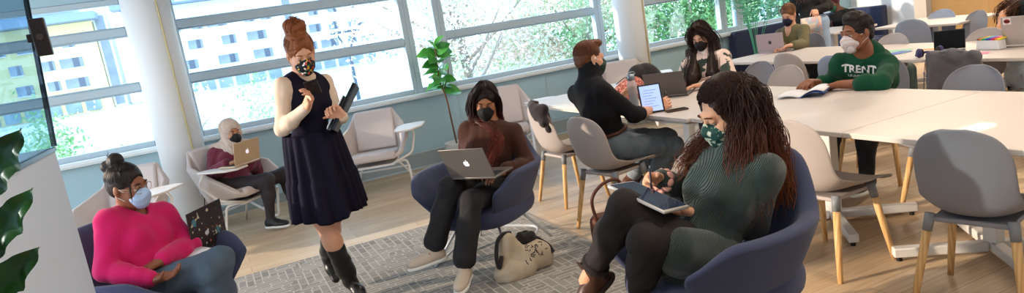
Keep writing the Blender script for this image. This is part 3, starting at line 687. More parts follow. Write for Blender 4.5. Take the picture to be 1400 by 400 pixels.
# ------------------------------------------------------------------ figures
def skin(name, c, c2=None):
    m = mat(name, c, .5, spec=.35, col2=c2, nscale=14, ncon=.9, bump=.06, bscale=260)
    b = m.node_tree.nodes['Principled BSDF']; b.inputs['Subsurface Weight'].default_value = .12; b.inputs['Subsurface Radius'].default_value = (.012, .005, .003); b.inputs['Subsurface Scale'].default_value = 1.
    return m
M_eye = mat('eye_white', '#a59c96', .3); M_iris = mat('eye_iris', '#1c120c', .15); M_brow = mat('brow_dark', '#1a1210', .8)
def frame(yaw, pitch=0, roll=0):
    y, p, r = map(math.radians, (yaw, pitch, roll)); f = V3(math.cos(p) * math.cos(y), math.cos(p) * math.sin(y), math.sin(p)); rt = V3(math.sin(y), -math.cos(y), 0); up = np.cross(rt, f)
    rt2 = rt * math.cos(r) + up * math.sin(r); up2 = up * math.cos(r) - rt * math.sin(r); return np.stack([rt2, f, up2], 1)
class Person:
    def __init__(s, label, J, head=(0, 0, 0), hs=1., skin_=None, h=.0055, bulk=1., female=True, feet=True, group=None):
        s.J = {k: np.array(v, float) for k, v in J.items()}; s.h = h; s.hs = hs; s.bulk = bulk; s.female = female; s.skin = skin_; s.feet = feet
        J = s.J; s.R = frame(*head); s.up = nrm(J['neck'] - J['pel']); rt = nrm(J['sR'] - J['sL'] + .5 * (J['hR'] - J['hL'])); s.fw = nrm(np.cross(s.up, rt)); s.rt = np.cross(s.fw, s.up); s.T = np.linalg.norm(J['neck'] - J['pel'])
        s.org = V3(J['pel'][0], J['pel'][1], 0.); s.root = thing('person', label, 'person', tuple(s.org), 0, group)
        s.RT = np.stack([s.rt, s.fw, s.up], 1)
    def H(s, x, y, z): return s.J['head'] + s.R @ (V3(x, y, z) * s.hs)
    def TT(s, x, y, z): return s.J['pel'] + s.RT @ V3(x, y, z)
    def put(s, F, name, m, parent=None): return F.build(name, m, parent or s.root, s.org)
    def raw(s, name, V, F, m, parent=None, smooth=True): return mesh_obj(name, np.asarray(V) - s.org, F, m, parent or s.root, smooth)
    def mb(s, M, name, m, parent=None, **k):
        M.V = [tuple(np.array(v) - s.org) for v in M.V]; return M.build(name, m, parent or s.root, **k)
    # ---- primitive groups
    def torso(s, F, g=0., k=.022, low=True):
        J = s.J; b = s.bulk; T = s.T / .46; m = 1. if s.female else 1.08
        F.ell(s.TT(0, -.012, .03), ((.150 * b + g), (.108 * b + g), (.10 + g)), s.RT, k)
        if low: F.cone(J['hL'], J['hR'], .085 * b + g, None, k)
        F.cone(s.TT(0, 0, .06), s.TT(0, 0, .24 * T), .118 * b + g, .112 * b + g, .04, sq=s.fw, sf=.82)
        F.ell(s.TT(0, .0, .315 * T), ((.140 * b + g) * m, (.100 * b + g), .135 * T + g), s.RT, .04)
        for q in 'LR': 
            F.cone(J['neck'] - s.up * .040, J['s' + q] - s.up * .020, .048 + g * .7, .036 + g * .8, .05); F.cone(J['neck'] - s.up * .01, (J['neck'] + J['s' + q]) / 2 - s.up * .005, .040 + g * .4, .036 + g * .5, .04)
            x = -1 if q == 'L' else 1
            F.cone(J['s' + q] - s.up * .03 - s.rt * x * .012, s.TT(x * .10 * b, .0, .24 * T), .040 * m + g, .058 + g, .03)
            F.cone(J['s' + q] - s.up * .05 - s.rt * x * .03, s.TT(x * .03, .02, .30 * T), .055 + g, .06 + g, .03)
        F.ell(s.TT(0, -.028, .385 * T), (.125 * m + g, .060 + g, .065 + g) if s.female else (.150 + g, .082 + g, .080 + g), s.RT, .06)
        if not s.female: F.ell(s.TT(0, -.02, .25 * T), (.150 + g, .105 + g, .16), s.RT, .06)
        if s.female:
            for x in (-1, 1): F.ell(s.TT(x * .066, .070 * b, .275 * T), (.056 + g * .6, .050 + g * .6, .056 + g * .6), s.RT, .035)
    def arm(s, F, q, g=0., upto=1., k=.025):
        J = s.J; a, e, w = J['s' + q], J['e' + q], J['w' + q]; m = .95 if s.female else 1.12
        F.cone(a - s.up * .012, e, .041 * m + g, .037 * m + g, .03)
        e2 = e + (w - e) * upto
        F.cone(e, e + (w - e) * min(upto, .35), .037 * m + g, .038 * m + g, k)
        if upto > .35: F.cone(e + (w - e) * .35, e2, .038 * m + g, (.038 - .012 * (upto - .35) / .65) * m + g, k)
    def leg(s, F, q, g=0., upto=1., k=.04, flare=0.):
        J = s.J; h_, kn, a = J['h' + q], J['k' + q], J['a' + q]; m = 1. if s.female else 1.05
        F.cone(h_, kn, .084 * m * s.bulk ** .5 + g, .056 * m + g, k); a2 = kn + (a - kn) * upto
        F.cone(kn, kn + (a - kn) * .38 * min(1, upto * 2), .056 * m + g, .053 * m + g, k)
        if upto > .4: F.cone(kn + (a - kn) * .36, a2, .054 * m + g, (.054 - .020 * (upto - .36) / .64) * m + g + flare, k)
    def hand(s, F, q, d, n, curl=(.35, .45, .3), sc=.94, thumb=(.5, .55), spread=.06, fl=None):
        """d: direction the fingers leave the wrist in, n: the way the palm faces"""
        w = s.J['w' + q]; X = nrm(d); N = nrm(np.array(n, float) - X * (X @ np.array(n, float))); T = np.cross(X, N) * (1 if q == 'R' else -1); k = .008
        e = s.J['e' + q]; F.cone(w - nrm(w - e) * .03, w + X * .012 * sc, .024 * sc, .023 * sc, .02, sq=N, sf=.8)
        pos = []
        for i in range(4):
            b = w + (X * (.086 - .004 * abs(i - 1.2)) + T * (.030 - .0195 * i)) * sc; pos.append(b)
            F.cone(w + X * .01 * sc + T * (.012 - .008 * i) * sc, b, .0145 * sc, .0112 * sc, .016)
        F.cone(w + X * .02 * sc - T * .015 * sc, pos[3] - X * .02, .016 * sc, .012 * sc, .015); F.cone(w + X * .015 * sc + T * .018 * sc, w + X * .045 * sc + T * .030 * sc + N * .008 * sc, .018 * sc, .015 * sc, .015)
        L = [(.041, .026, .021), (.045, .029, .022), (.042, .027, .021), (.033, .021, .018)]; s.tips = []
        for i in range(4):
            c = curl if not isinstance(curl[0], (tuple, list)) else curl[i]; a = 0.; p = pos[i]; dx = nrm(X + T * spread * (1.5 - i))
            for j in range(3):
                a += c[j]; v = dx * math.cos(a) + N * math.sin(a); r0 = (.0098, .0088, .0080)[j] * sc; r1 = (.0088, .0080, .0070)[j] * sc; p2 = p + v * L[i][j] * sc
                F.cone(p, p2, r0, r1, .0035 if j == 0 else .004); p = p2
            s.tips.append(p)
        b = w + (X * .028 + T * .028 + N * .008) * sc; v = nrm(X * math.cos(thumb[0]) + T * math.sin(thumb[0]) + N * .35); p = b + v * .040 * sc; F.cone(b, p, .0135 * sc, .0112 * sc, .010)
        v2 = nrm(v * math.cos(thumb[1]) + N * math.sin(thumb[1]) - T * .25 * math.sin(thumb[1])); p2 = p + v2 * .031 * sc; F.cone(p, p2, .0108 * sc, .0088 * sc, .004); F.cone(p2, p2 + nrm(v2 + N * .3) * .020 * sc, .0088 * sc, .0070 * sc, .004)
        s.grip = w + (X * .085 + N * .03) * sc
    def head(s, F):
        S = s.hs; H = s.H; R = s.R
        F.ell(H(0, -.014, .030), V3(.073, .090, .083) * S, R, .02).ell(H(0, .022, -.030), V3(.058, .064, .078) * S, R, .03)
        F.cone(H(0, .025, -.06), H(0, .066, -.092), .044 * S, .021 * S, .03)
        for x in (-1, 1):
            F.ell(H(x * .034, .055, -.028), .026 * S, R, .02); F.ell(H(x * .0755, -.006, -.006), V3(.009, .017, .029) * S, R, .008)
            F.cone(H(x * .058, .0, -.05), H(x * .030, .055, -.085), .014 * S, .014 * S, .025)
        F.cone(H(-.030, .080, .024), H(.030, .080, .024), .011 * S, None, .015)
        F.cone(H(0, .086, .014), H(0, .108, -.022), .0065 * S, .0115 * S, .012)
        for x in (-1, 1): F.ell(H(x * .011, .099, -.026), .0078 * S, R, .006)
        for x in (-1, 1): F.ell(H(x * .031, .097, .006), V3(.0165, .014, .0115) * S, R, .010, 's')
        for x in (-1, 1): F.ell(H(x * .031, .0785, .0110), V3(.0155, .0125, .0105) * S, R, .003)
        F.ell(H(0, .090, -.050), V3(.021, .008, .0055) * S, R, .005).ell(H(0, .088, -.060), V3(.018, .008, .0062) * S, R, .005)
        m = 1.0 if s.female else 1.08
        F.cone(H(0, -.018, -.055), s.J['neck'] + s.up * .01 - s.fw * .01, .050 * m, .054 * m, .03); F.cone(H(0, -.005, -.06), s.J['neck'] + s.fw * .015 - s.up * .01, .044 * m, .048 * m, .03)
    def body(s, hands={}, lower=True, bare_legs=False):
        F = SDF(s.h); s.torso(F, -.004); 
        for q in 'LR':
            s.arm(F, q, -.003)
            if lower: s.leg(F, q, -.006 if not bare_legs else 0.)
            if lower: a = s.J['a' + q]; F.cone(a, a + nrm(a - s.J['k' + q]) * .03, .034, .036, .02)
        s.head(F); s.tp = {}
        for q, kw in hands.items(): s.hand(F, q, **kw); s.tp[q] = (list(s.tips), s.grip)
        s.bodyobj = s.put(F, 'body', s.skin)
        for x in (-1, 1):
            o = s.mb(MB().ball(s.H(x * .031, .0755, .003), .0122 * s.hs, 12, 8), 'eye', M_eye, smooth=True)
            s.mb(MB().ball(s.H(x * .031, .0830, -.001), .0058 * s.hs, 8, 6), 'iris', M_iris, o, smooth=True)
        return s
    def brows(s, m=None):
        for x in (-1, 1): s.mb(MB().tube([s.H(x * .015, .096, .030), s.H(x * .030, .094, .033), s.H(x * .047, .080, .027)], [.0025 * s.hs, .0034 * s.hs, .0018 * s.hs], 6), 'eyebrow', m or M_brow, smooth=True)
    def mask(s, m, loops='#dfe6ea', cone_=False, k=0.):
        F = SDF(min(s.h, .005)); S = s.hs; R = s.R
        F.ell(s.H(0, .056, -.048), V3(.0585, .062, .050) * S, R, .02).ell(s.H(0, .062, -.084), V3(.038, .045, .034) * S, R, .02)
        F.cone(s.H(0, .097, -.006), s.H(0, .108, -.024), .012 * S, .018 * S, .02)
        if cone_: F.ell(s.H(0, .094, -.046), V3(.026, .034, .034) * S, R, .02)
        F.noise = [(.0010, 180, (s.R @ V3(0, .1, 1)), 3)]
        o = s.put(F, 'face_mask', m)
        for x in (-1, 1):
            for a, b in ((-.018, .010), (-.078, -.030)): 
                s.mb(MB().tube(cat_rom([s.H(x * .050, .052, a), s.H(x * .066, .022, (a + b) / 2), s.H(x * .080, -.012, b)], 4), .0016, 5), 'ear_loop', mat('ear_loop_' + loops[1:], loops, .6), o, smooth=True)
        return o
    # ---- hair
    def cap(s, F, g=0., back=True, hairline=.0):
        S = s.hs; R = s.R
        F.ell(s.H(0, -.018, .036), V3(.080 + g, .098 + g, .090 + g) * S, R, .02)
        if back: F.ell(s.H(0, -.055, -.015), V3(.060 + g, .055 + g, .060 + g) * S, R, .03)
        F.ell(s.H(0, .114, -.030 + hairline), V3(.068, .080, .106) * S, R, .01, 's')
    def cap_strands(s, n, r=.0016, part=0., down=1.9, g=.004, seed=1, front=.75, wv=0., az0=1.05):
        rs = np.random.RandomState(seed); P = []; Rr = []
        c = V3(0, -.018, .036); ra = V3(.080 + g, .098 + g, .090 + g)
        for i in range(n):
            az = rs.uniform(-PI * .98, PI * .98); side = math.copysign(1, az); t = np.linspace(.0, 1, 40 if wv else 12); pol = .03 + t * (down * (.8 + .2 * rs.rand()) if abs(az) > az0 else front) 
            # az 0 = face, +-pi = nape
            x = np.sin(pol) * np.sin(az) * ra[0]; y = np.sin(pol) * np.cos(az) * ra[1]; z = np.cos(pol) * ra[2]
            q = np.array([s.H(*(c + V3(a, b, d))) for a, b, d in zip(x + part * (1 - t), y, z)])
            if wv: q = q + wv * np.stack([np.sin(t * 26 + rs.rand() * 6), np.cos(t * 26 + rs.rand() * 6), np.sin(t * 22 + rs.rand() * 6)], 1) * np.minimum(1, t * 4)[:, None]
            P.append(q); Rr.append(r * (1 - .4 * t))
        return P, Rr
    def strands(s, guides, n, rad=.03, r=.0022, wave=.004, seed=2, pts=18, taper=.5):
        """guides: control polylines in world space; n strands round each"""
        rs = np.random.RandomState(seed); P = []; Q = []
        for g in guides:
            g = [np.array(v, float) for v in g]; base = np.array(cat_rom(g, 8)); idx = np.linspace(0, len(base) - 1, pts); base = np.array([base[int(i)] * (1 - i % 1) + base[min(int(i) + 1, len(base) - 1)] * (i % 1) for i in idx])
            for i in range(n):
                o = rs.randn(3) * rad * .5; t = np.linspace(0, 1, pts)[:, None]; ph = rs.rand(3) * 6.28; L = rs.uniform(.82, 1.05)
                b = base.copy(); m = int(pts * min(1, L)); b = b[:max(6, m)]; t = t[:len(b)]
                p = b + o * (.6 + .6 * t) + wave * np.sin(t * (9 + 4 * rs.rand()) + ph) * t
                P.append(p); Q.append(r * (.7 + .6 * rs.rand()) * (1 - taper * t[:, 0] ** 3))
        return P, Q
    def ringlets(s, guides, n, rad=.05, r=.0032, helix=.010, turns=26, seed=3, pts=120):
        rs = np.random.RandomState(seed); P = []; Q = []
        for g in guides:
            base = np.array(cat_rom(g, 12)); idx = np.linspace(0, len(base) - 1, pts); base = np.array([base[int(i)] * (1 - i % 1) + base[min(int(i) + 1, len(base) - 1)] * (i % 1) for i in idx]); 
            for i in range(n):
                o = rs.randn(3); o = o / np.linalg.norm(o) * rad * rs.rand() ** .4; t = np.linspace(0, 1, pts); L = rs.uniform(.7, 1.06); m = max(20, int(pts * min(1, L))); T = turns * rs.uniform(.8, 1.25) / pts * np.arange(pts) + rs.rand() * 6; hx = helix * rs.uniform(.35, 1.5) * np.minimum(1, t * 5)
                u = nrm(rs.randn(3)); d = nrm(base[-1] - base[0]); u = nrm(u - d * (u @ d)); w_ = np.cross(d, u)
                p = base + o * (.55 + .6 * t[:, None]) + .5 * helix * np.stack([np.sin(t * rs.uniform(14, 30) + rs.rand() * 6) for _ in range(3)], 1) + (u * np.cos(T)[:, None] + w_ * np.sin(T)[:, None]) * hx[:, None]
                P.append(p[:m]); Q.append(r * (.7 + .6 * rs.rand()) * (1 - .5 * t[:m] ** 2))
        return P, Q
    def hair(s, m, F, PR=None, name='hair', sides=4):
        v, f = F.mesh(); 
        if PR:
            P = sum([a for a, b in PR], []); Q = sum([b for a, b in PR], []); v2, f2 = tubes_np(P, Q, sides); f = np.concatenate([f, f2 + len(v)]); v = np.concatenate([v, v2])
        return s.raw(name, v, f, m)
    # ---- clothes
    def top(s, m, g=.012, sleeve=1., name='sweater', neck='crew', wr=(.004, 26), cuff=None, hem=.0, low=True, open_=0., k=.03):
        F = SDF(s.h); s.torso(F, g, low=low)
        for q in 'LR':
            if sleeve > 0: s.arm(F, q, g + .003, sleeve)
            else: F.cone(s.J['s' + q], s.J['s' + q] + (s.J['e' + q] - s.J['s' + q]) * .05, .05 + g, None, .02)
            if cuff: w = s.J['e' + q] + (s.J['w' + q] - s.J['e' + q]) * sleeve; d = nrm(s.J['w' + q] - s.J['e' + q]); F.cone(w - d * .05, w - d * .005, .034 + g * .6, .030 + g * .6, .02)
        if hem: F.cone(s.TT(0, 0, .0), s.TT(0, .0, -hem), .15 + g, .155 + g, .04, sq=s.fw, sf=.75)
        nk = s.J['neck']
        if neck == 'turtle': q = 1. if s.female else 1.22; F.cone(nk - s.up * .02, nk + (s.J['head'] - nk) * (.38 if s.female else .55), .070 * q, .064 * q, .02)
        if neck == 'high': F.cone(nk - s.up * .02, nk + (s.J['head'] - nk) * .22, .066, .060, .02)
        if neck == 'crew': F.cone(nk - s.up * .01 + s.fw * .01, nk + s.up * .018, .066, .058, .01); 
        if neck in ('v', 'vdeep'): F.ell(nk + s.fw * .055 - s.up * (.03 if neck == 'v' else .05), (.040, .05, .055 if neck == 'v' else .09), s.RT, .01, 's')
        if wr: F.noise = [(wr[0], wr[1] * 1.6, 'r', 5), (wr[0] * .5, wr[1] * 2.2, 'n', 6)]
        if neck == 'crew': F.ell(nk + s.up * .045 + s.fw * .008, (.052, .052, .034), s.RT, .006, 's')
        return s.put(F, name, m)
    def pants(s, m, g=.009, upto=1., name='trousers', flare=0., wr=(.003, 30), waist=.10, legs='LR'):
        F = SDF(s.h); J = s.J
        F.ell(s.TT(0, -.012, .025), (.155 * s.bulk + g, .113 * s.bulk + g, .095 + g), s.RT, .04).cone(J['hL'], J['hR'], .088 + g, None, .05)
        for q in legs: s.leg(F, q, g, upto, flare=flare)
        if wr: F.noise = [(wr[0], wr[1] * 1.7, 'r', 9), (wr[0] * .4, wr[1] * 2, 'n', 8)]
        return s.put(F, name, m)
    def shoe(s, q, fwd, m, sole=None, up=0., L=.25, name='shoe', h=.085, slope=0.):
        a = s.J['a' + q]; f = nrm(fwd); u = nrm(V3(0, 0, 1) - f * f[2]); r = np.cross(f, u); R = np.stack([r, f, u], 1); k = L / .25
        def A(x, y, z): return a + R @ (V3(x, y, z) * k)
        b = -h; F = SDF(min(s.h, .005))
        F.ell(A(0, -.030, b + .045), V3(.036, .042, .045) * k, R, .02).ell(A(0, .10, b + .034), V3(.044, .085, .032) * k, R, .03).ell(A(0, .03, b + .048), V3(.036, .07, .042) * k, R, .03)
        F.cone(A(0, -.005, b + .06), a + nrm(s.J['k' + q] - a) * (.01 + up), .040, .042 + up * .05, .02)
        F.box(A(0, .03, b - .05), (.2, .3, .05), R, .0, .0, 's')
        o = s.put(F, name, m)
        if sole:
            G = SDF(min(s.h, .005)); G.ell(A(0, -.030, b + .008), V3(.040, .046, .022) * k, R, .01).ell(A(0, .105, b + .008), V3(.047, .085, .022) * k, R, .03).ell(A(0, .04, b + .008), V3(.038, .08, .02) * k, R, .02)
            G.box(A(0, .03, b + .045), (.2, .3, .024), R, .0, .0, 's').box(A(0, .03, b - .052), (.2, .3, .05), R, .0, .0, 's'); s.put(G, 'sole', sole, o)
        return o
def img_dirs(): return nrm(R2), nrm(cf)   # world directions of 'to the right' and 'away' from the photographer
IR = V3(.92, -.39, 0); AW = V3(.39, .92, 0); UPZ = V3(0, 0, 1)
JT = {'pink':{'pel':[-0.467,3.915,0.489],'hL':[-0.45,3.999,0.459],'hR':[-0.517,3.846,0.51],'neck':[-0.515,4.084,0.892],'head':[-0.484,4.009,1.035],'sL':[-0.375,4.149,0.844],'sR':[-0.609,3.954,0.902],'eL':[-0.315,4.255,0.605],'eR':[-0.651,3.837,0.661],'wL':[-0.436,4.05,0.589],'wR':[-0.45,3.724,0.603],'kL':[-0.199,3.707,0.553],'kR':[-0.136,3.759,0.588],'aL':[-0.168,3.851,0.194],'aR':[-0.277,3.707,0.23]},'hijab':{'pel':[0.03,6.734,0.453],'hL':[0.097,6.777,0.41],'hR':[-0.056,6.727,0.474],'neck':[0.086,7.007,0.794],'head':[0.108,6.951,0.949],'sL':[0.236,6.969,0.757],'sR':[-0.072,6.996,0.79],'eL':[0.263,7.091,0.517],'eR':[-0.134,6.798,0.616],'wL':[0.14,6.897,0.58],'wR':[-0.015,6.593,0.631],'kL':[0.484,6.739,0.485],'kR':[0.309,6.567,0.488],'aL':[0.506,6.76,0.098],'aR':[0.263,6.637,0.11]},'stand':{'pel':[0.507,4.288,0.967],'hL':[0.59,4.322,0.962],'hR':[0.444,4.223,0.98],'neck':[0.532,4.329,1.423],'head':[0.542,4.238,1.565],'sL':[0.671,4.402,1.377],'sR':[0.4,4.236,1.408],'eL':[0.689,4.256,1.143],'eR':[0.338,4.164,1.147],'wL':[0.668,4.014,1.162],'wR':[0.477,3.997,1.258],'kL':[0.526,4.249,0.556],'kR':[0.45,4.146,0.572],'aL':[0.494,4.507,0.251],'aR':[0.513,4.223,0.184]},'brown':{'pel':[1.51,4.177,0.49],'hL':[1.574,4.117,0.476],'hR':[1.482,4.263,0.483],'neck':[1.667,4.253,0.893],'head':[1.653,4.237,1.057],'sL':[1.789,4.17,0.828],'sR':[1.542,4.352,0.885],'eL':[1.786,4.017,0.604],'eR':[1.495,4.424,0.631],'wL':[1.578,3.906,0.629],'wR':[1.501,4.186,0.62],'kL':[1.294,3.838,0.518],'kR':[1.222,3.985,0.596],'aL':[1.151,3.777,0.145],'aR':[1.041,3.983,0.244]},'man':{'pel':[2.578,4.203,0.546],'hL':[2.608,4.295,0.556],'hR':[2.552,4.112,0.552],'neck':[2.456,4.238,1.02],'head':[2.504,4.257,1.193],'sL':[2.434,4.401,0.965],'sR':[2.463,4.064,0.993],'eL':[2.573,4.46,0.711],'eR':[2.651,4.007,0.767],'wL':[2.784,4.374,0.837],'wR':[2.899,4.086,0.763],'kL':[3.027,4.18,0.504],'kR':[2.973,4.037,0.467],'aL':[2.825,4.419,0.217],'aR':[2.82,4.26,0.142]},'dark':{'pel':[3.979,4.719,0.555],'hL':[4.025,4.643,0.569],'hR':[3.978,4.809,0.56],'neck':[3.915,4.73,0.997],'head':[3.885,4.735,1.162],'sL':[3.969,4.58,0.973],'sR':[3.816,4.846,0.945],'eL':[3.869,4.412,0.787],'eR':[3.878,5.047,0.777],'wL':[3.646,4.488,0.771],'wR':[3.789,4.827,0.753],'kL':[3.761,4.346,0.567],'kR':[3.681,4.545,0.563],'aL':[3.807,4.371,0.183],'aR':[3.765,4.6,0.188]},'green':{'pel':[1.672,2.176,0.486],'hL':[1.663,2.085,0.487],'hR':[1.728,2.248,0.455],'neck':[1.906,2.16,0.877],'head':[1.899,2.193,1.047],'sL':[1.907,2.0,0.83],'sR':[1.883,2.323,0.847],'eL':[1.897,2.104,0.573],'eR':[1.898,2.513,0.645],'wL':[1.684,2.17,0.676],'wR':[1.702,2.422,0.763],'kL':[1.409,2.275,0.747],'kR':[1.388,2.125,0.64],'aL':[1.311,2.484,0.421],'aR':[1.437,2.32,0.293]},'trent':{'pel':[4.357,3.404,0.533],'hL':[4.366,3.311,0.507],'hR':[4.306,3.484,0.531],'neck':[4.145,3.273,0.933],'head':[4.071,3.269,1.092],'sL':[4.174,3.121,0.861],'sR':[4.067,3.426,0.902],'eL':[3.93,3.007,0.757],'eR':[4.182,3.585,0.689],'wL':[3.857,3.251,0.745],'wR':[3.931,3.576,0.739],'kL':[3.971,3.158,0.561],'kR':[3.893,3.382,0.566],'aL':[3.9,3.127,0.152],'aR':[3.836,3.368,0.154]},'olive':{'pel':[6.198,5.869,0.521],'hL':[6.23,5.791,0.537],'hR':[6.148,5.939,0.518],'neck':[6.173,5.914,0.956],'head':[6.133,5.892,1.113],'sL':[6.212,5.766,0.942],'sR':[6.158,6.062,0.907],'eL':[6.054,5.64,0.772],'eR':[5.944,5.927,0.828],'wL':[5.836,5.569,0.804],'wR':[5.83,5.728,0.792],'kL':[6.017,5.465,0.529],'kR':[5.89,5.647,0.528],'aL':[6.02,5.45,0.149],'aR':[5.889,5.636,0.148]},'walker':{'pel':[7.018,6.367,0.909],'hL':[7.093,6.313,0.907],'hR':[6.983,6.451,0.89],'neck':[7.104,6.484,1.338],'head':[7.084,6.45,1.504],'sL':[7.242,6.398,1.299],'sR':[6.989,6.594,1.296],'eL':[7.163,6.233,1.087],'eR':[6.948,6.581,1.019],'wL':[6.918,6.233,1.08],'wR':[6.887,6.407,0.857],'kL':[7.103,6.258,0.498],'kR':[7.051,6.325,0.502],'aL':[7.232,6.287,0.121],'aR':[7.222,6.416,0.153]},'booth':{'pel':[8.456,7.127,0.472],'hL':[8.454,7.039,0.479],'hR':[8.426,7.209,0.47],'neck':[8.448,7.146,0.914],'head':[8.385,7.212,1.052],'sL':[8.51,7.0,0.888],'sR':[8.443,7.302,0.874],'eL':[8.457,6.911,0.637],'eR':[8.34,7.295,0.623],'wL':[8.244,6.96,0.731],'wR':[8.249,7.096,0.718],'kL':[8.078,6.968,0.587],'kR':[8.072,7.12,0.628],'aL':[8.115,6.923,0.202],'aR':[8.066,7.133,0.239]},'tee':{'pel':[6.663,3.69,0.546],'hL':[6.611,3.617,0.564],'hR':[6.746,3.723,0.558],'neck':[6.65,3.736,0.997],'head':[6.701,3.59,1.055],'sL':[6.536,3.628,0.971],'sR':[6.75,3.851,0.954],'eL':[6.622,3.771,0.76],'eR':[6.491,3.795,0.905],'wL':[6.42,3.649,0.733],'wR':[6.288,3.714,0.815],'kL':[6.218,3.55,0.557],'kR':[6.368,3.602,0.529],'aL':[6.43,3.732,0.289],'aR':[6.393,3.598,0.142]}}
# ------------------------------------------------------------------ the thirteen people
SK_br = skin('skin_brown', '#8d5a40', '#7c4c35'); SK_tan = skin('skin_tan', '#b27a58', '#a26a4b'); SK_fair = skin('skin_fair', '#dba98c', '#cf9578'); SK_mid = skin('skin_olive', '#c08a68', '#b17a59'); SK_dk = skin('skin_deep', '#6b4433', '#5e3a2b')
def hairm(n, c, c2, s=.0): return mat('hair_' + n, c, .5, spec=.28, col2=c2, nscale=30, ncon=.8)
H_blk = hairm('black', '#120d0c', '#1f1614'); H_dkb = hairm('dark_brown', '#1d110c', '#33201a'); H_red = hairm('copper', '#6b3518', '#8f5228'); H_brn = hairm('brown', '#3a2013', '#57331f'); H_cur = hairm('curly_chestnut', '#371a0f', '#5f2e19'); H_lt = hairm('light_brown', '#5b3a24', '#7e5535')
DENIM = lambda n, a, b: mat('denim_' + n, a, .85, col2=b, nscale=9, ncon=.7, bump=.25, bscale=700, bdist=.001)
def T_(p, *a): return np.array(p, float) + V3(*a)

def pink():
    J = dict(JT['pink']); J['eL'] = [-.275, 4.06, .635]; J['wL'] = [-.405, 3.835, .645]; J['wR'] = [J['wR'][0], J['wR'][1], J['wR'][2] - .015]; P = Person('person in a bright pink sweater with double hair buns, glasses and a blue mask', J, (-38, -12, -6), 1.0, SK_br, .0055)
    P.body(dict(R=dict(d=IR * .95 + AW * .1 + V3(0, 0, .04), n=(0, -.2, 1), curl=(.3, .45, .3)), L=dict(d=-IR * .55 - AW * .75 + V3(0, 0, -.12), n=(.1, .1, -1), curl=(.35, .45, .35)))); P.brows()
    m = mat('knit_pink', '#cc1a63', .85, spec=.2, sheen=.15, col2='#bd1458', nscale=6, bump=.3, bscale=300)
    o = P.top(m, .017, .93, wr=(.0045, 22), neck='v'); 
    F = SDF(.005)
    for q in 'LR': e, w = P.J['e' + q], P.J['w' + q]; d = nrm(w - e); F.cone(w - d * .075, w - d * .018, .041, .036, .01)
    P.put(F, 'ribbed_cuffs', mat('rib_pink', '#c2165c', .85, bump=.9, bscale=90, btype='X', bdist=.003), o)
    P.pants(DENIM('slate', '#3c4c5c', '#50606f'), .010, .97)
    for q in 'LR': P.shoe(q, IR * .8 - AW * .5, mat('shoe_dark', '#1c1c20', .6), mat('sole_white', '#dcdcd8', .5))
    F = SDF(.0045); P.cap(F, -.001); F.ell(P.H(0, -.05, .135), .040, P.R, .01).ell(P.H(.02, -.088, .104), .033, P.R, .01).ell(P.H(0, -.06, .105), .036, P.R, .02); F.noise = [(.0016, 260, 'n', 4)]
    S = P.cap_strands(480, .0013, 0, 1.55, .002); ST = P.strands([[P.H(.055, .072, .075), P.H(.075, .085, .02), P.H(.076, .078, -.05)]], 9, .006, .0010, .002, 4, 14), P.strands([[P.H(.02, -.12, .10), P.H(-.03, -.15, .085), P.H(-.06, -.165, .08)], [P.H(0, -.09, .14), P.H(-.03, -.12, .15)]], 9, .012, .0012, .004, 6, 8)
    P.hair(H_blk, F, [S, *ST])
    P.mask(mat('surgical_blue', '#a9c3e6', .6, bump=.3, bscale=90, btype='Z'))
    g = MB()
    for x in (-1, 1):
        for k in (0,): g.tube([P.H(x * .033 + .024 * math.cos(a), .103 - .010 * abs(math.cos(a)) , .002 + .021 * math.sin(a)) for a in np.linspace(0, 2 * PI, 20)[:-1]], .0013, 6, closed=True)
        g.tube([P.H(x * .057, .093, .008), P.H(x * .072, .04, .010), P.H(x * .079, -.012, .006)], .0013, 6)
    g.tube([P.H(-.010, .104, .006), P.H(0, .110, .009), P.H(.010, .104, .006)], .0013, 6); P.mb(g, 'glasses', mat('glasses_gold', '#c9b09a', .25, .7), smooth=True)
    P.mb(MB().tube([P.H(-.084, .004, -.006), P.H(-.083, .012, -.034)], .0042, 8), 'earbud', mat('earbud_white', '#efefef', .3), smooth=True)
    return P

